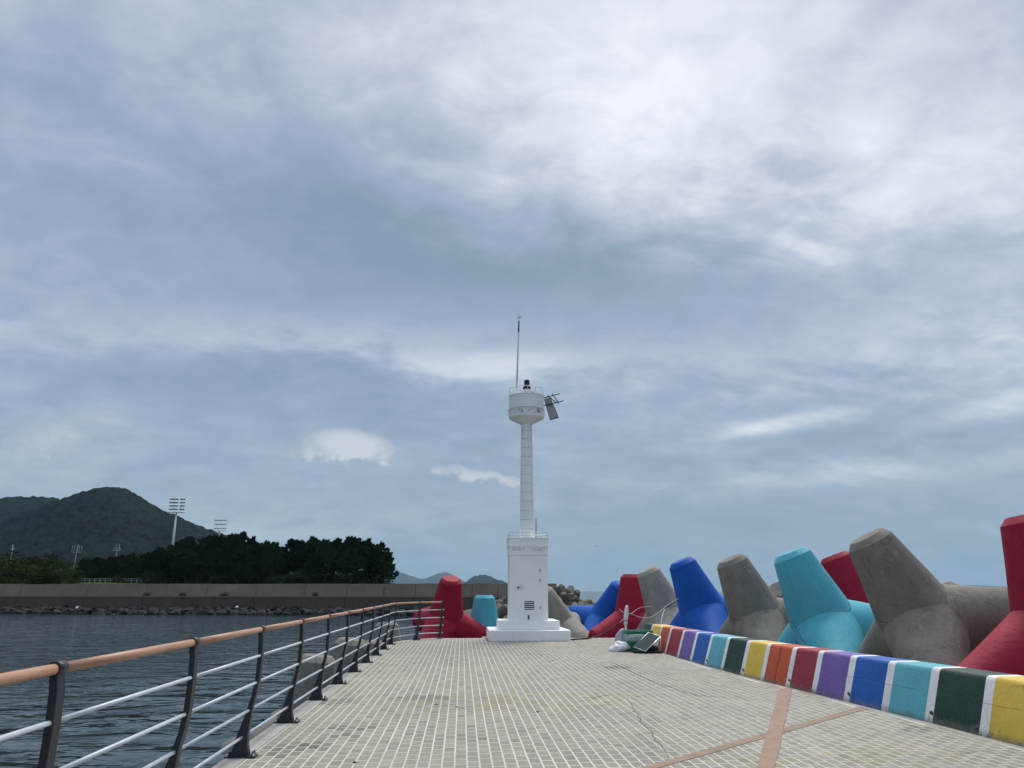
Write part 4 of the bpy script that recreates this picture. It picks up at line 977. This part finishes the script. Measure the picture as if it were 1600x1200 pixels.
# solar panel on a small stand
so = empty('solar_panel', (5.0, 21.45, 0), 'small framed solar panel tilted in front of the green basket', 'solar panel'); org = (5.0, 21.45, 0)
a_ = Vector((4.60,21.40,.15)); b_ = Vector((4.84,21.08,.06)); c_ = Vector((5.33,21.35,.41)); d_ = Vector((5.09,21.68,.50))
nn = (b_-a_).cross(d_-a_).normalized()*.012
MB().add([a_+nn,b_+nn,c_+nn,d_+nn,a_-nn,b_-nn,c_-nn,d_-nn], [(0,1,2,3),(7,6,5,4),(0,4,5,1),(1,5,6,2),(2,6,7,3),(3,7,4,0)]).build('panel_glass', M['pv'], so, org)
for p0, p1 in ((a_,b_),(b_,c_),(c_,d_),(d_,a_)): MB().tube([p0, p1], .014, 6).build('frame_bar', M['alu'], so, org)
MB().tube([c_, (5.30,21.33,.01)], .018, 8).build('stand_leg', M['alu'], so, org); MB().tube([d_, (5.10,21.80,.01)], .016, 8).build('stand_leg', M['alu'], so, org)
for sx in (4.6, 5.28): MB().tube([(sx,21.12,.025),(sx+.02,21.72,.025)], .022, 8).build('base_runner', M['blackpl'], so, org)
nb = blob((5.10, 21.52, .095), (.20,.15,.115), 17, .25); tag(nb.build('cloth_bag', M['navy'], None, (5.10,21.52,0)), 'dark blue cloth bag under the solar panel', 'bag')
tr_ = MB(); tr_.box((4.98,21.40,.03), (.66,.46,.05)); tag(tr_.build('black_tray', M['blackpl'], None, (4.98,21.40,0), .01), 'flat black tray under the dark cloth bag', 'tray')
# wrapped pole with cords
wp = empty('wrapped_pole', (4.66, 22.62, 0), 'thin pole with its head wrapped in white plastic behind the basket', 'pole'); org = (4.66,22.62,0)
MB().tube([(4.66,22.62,0),(4.66,22.62,.85)], .032, 10).build('pole', M['bagwhite'], wp, org)
MB().tube([(4.66,22.62,.62),(4.66,22.62,.70),(4.665,22.62,.80),(4.68,22.62,.92),(4.70,22.62,1.05),(4.71,22.62,1.17),(4.715,22.62,1.20)], [.035,.055,.052,.068,.062,.04,.022], 12).build('plastic_wrap', M['bagwhite'], wp, org)
MB().tube([(4.66,22.62,.765),(4.66,22.62,.785)], .058, 12).build('tie', M['blackpl'], wp, org)
def cord(name, pts, rad, mat, label, cat):
    pts = [Vector(p) for p in pts]; fine = []
    for k in range(len(pts)-1):
        p0, p1, p2, p3 = pts[max(k-1, 0)], pts[k], pts[k+1], pts[min(k+2, len(pts)-1)]
        fine += [.5*((2*p1)+(p2-p0)*t+(2*p0-5*p1+4*p2-p3)*t*t+(3*p1-p0-3*p2+p3)*t**3) for t in (q/8 for q in range(8))]
    fine.append(pts[-1]); tag(MB().tube(fine, rad, 6).build(name, mat, None, tuple(pts[0])), label, cat)
cord('white_rope', [at(968,952,24.5), at(976,958,22.7), at(986,958.5,22.9), at(995,952,23.6), at(1005,948.5,24.2), at(1016,947.5,24.8)], .005, M['bagwhite'], 'white rope arching from the wrapped pole over the red tetrapod', 'rope')
cord('white_rope', [at(984,958,22.66), at(993,962,23.0), at(1003,965,23.4), at(1012,965,23.8), at(1022,962,24.2), at(1032,955,24.6), at(1042,946,25.0), at(1060,935,25.3)], .0055, M['bagwhite'], 'white rope sagging from the pole and rising to the blue tetrapod', 'rope')
cord('black_rope', [at(1021,963,24.25), at(1031,957,24.65), at(1041,948.5,25.05), at(1060,937.5,25.35)], .010, M['blackpl'], 'short black rope running along the white rope to the blue tetrapod', 'rope')
cord('white_rope', [at(1032.5,975,23.0), at(1034,966,23.6), at(1036,958,24.2), at(1039,951,24.8)], .0065, M['bagwhite'], 'white rope dropping to the top of the yellow parapet block', 'rope')
cord('white_rope', [at(969,972,24.5), at(975,966.5,22.7), at(977,965,22.62)], .009, M['bagwhite'], 'short white rope tied low on the wrapped pole', 'rope')
cord('black_cable', [ground(893,999.5,.03), ground(905,998.5,.02), ground(918,998,.02), at(926,996.5,28.4), at(936,993.2,29.3), at(948,987,29.9), at(958,980.5,30.2), at(963,976,30.4)], .028, M['blackpl'], 'black cable running from the lighthouse steps up the red tetrapod', 'cable')
# loose pebble-like litter on the deck
for px_, py_ in ((1405,1098),(682,1101),(714,1105),(840,1113),(554,1192)):
    p0 = ground(px_, py_); b = blob((p0.x, p0.y, .006), (.020,.014,.008), px_, .3, 2); tag(b.build('litter_scrap', M['blackpl'], None, p0), 'tiny dark scrap of litter lying on the paving', 'litter', 'scraps on the paving')

# ------------------------------------------------------------------ gulls
M['gull'] = simple('gull_feathers', (.42,.44,.46), .8)
for px_, py_, Y, lb in ((932,853,160,'gull gliding in the sky right of the lighthouse'), (660,880,230,'gull gliding low above the distant hills')):
    c = at(px_, py_, Y); b = MB(); b.tube([c+Vector((-.22,0,0)), c+Vector((-.1,0,.02)), c+Vector((.1,0,.02)), c+Vector((.26,0,-.01))], [.02,.07,.065,.015], 8)
    for s in (-1, 1):
        b.add([c+Vector((-.10,s*.05,.04)), c+Vector((.10,s*.05,.04)), c+Vector((.12*1+.45*s,s*.25,.12)), c+Vector((.0+.62*s,s*.35,.02)), c+Vector((-.06+.40*s,s*.25,.11))], [(0,1,2,4),(4,2,3)])
    tag(b.build('gull', M['gull'], None, c), lb, 'bird')

# ------------------------------------------------------------------ haze
hz = MB(); hz.box((0, 0, (WATER-1+430)/2), (28400, 28400, 430-(WATER-1)))
hm = bpy.data.materials.new('sea_haze'); hm.use_nodes = True; hn = hm.node_tree; hn.nodes.clear()
pv = hn.nodes.new('ShaderNodeVolumePrincipled'); pv.inputs['Color'].default_value = (.52,.78,1.0,1); pv.inputs['Density'].default_value = 4.6e-5; pv.inputs['Anisotropy'].default_value = .1
ho = hn.nodes.new('ShaderNodeOutputMaterial'); hn.links.new(pv.outputs[0], ho.inputs['Volume'])
hme = hz.mesh('haze', hm); tag(link('haze', hme), kind='stuff')
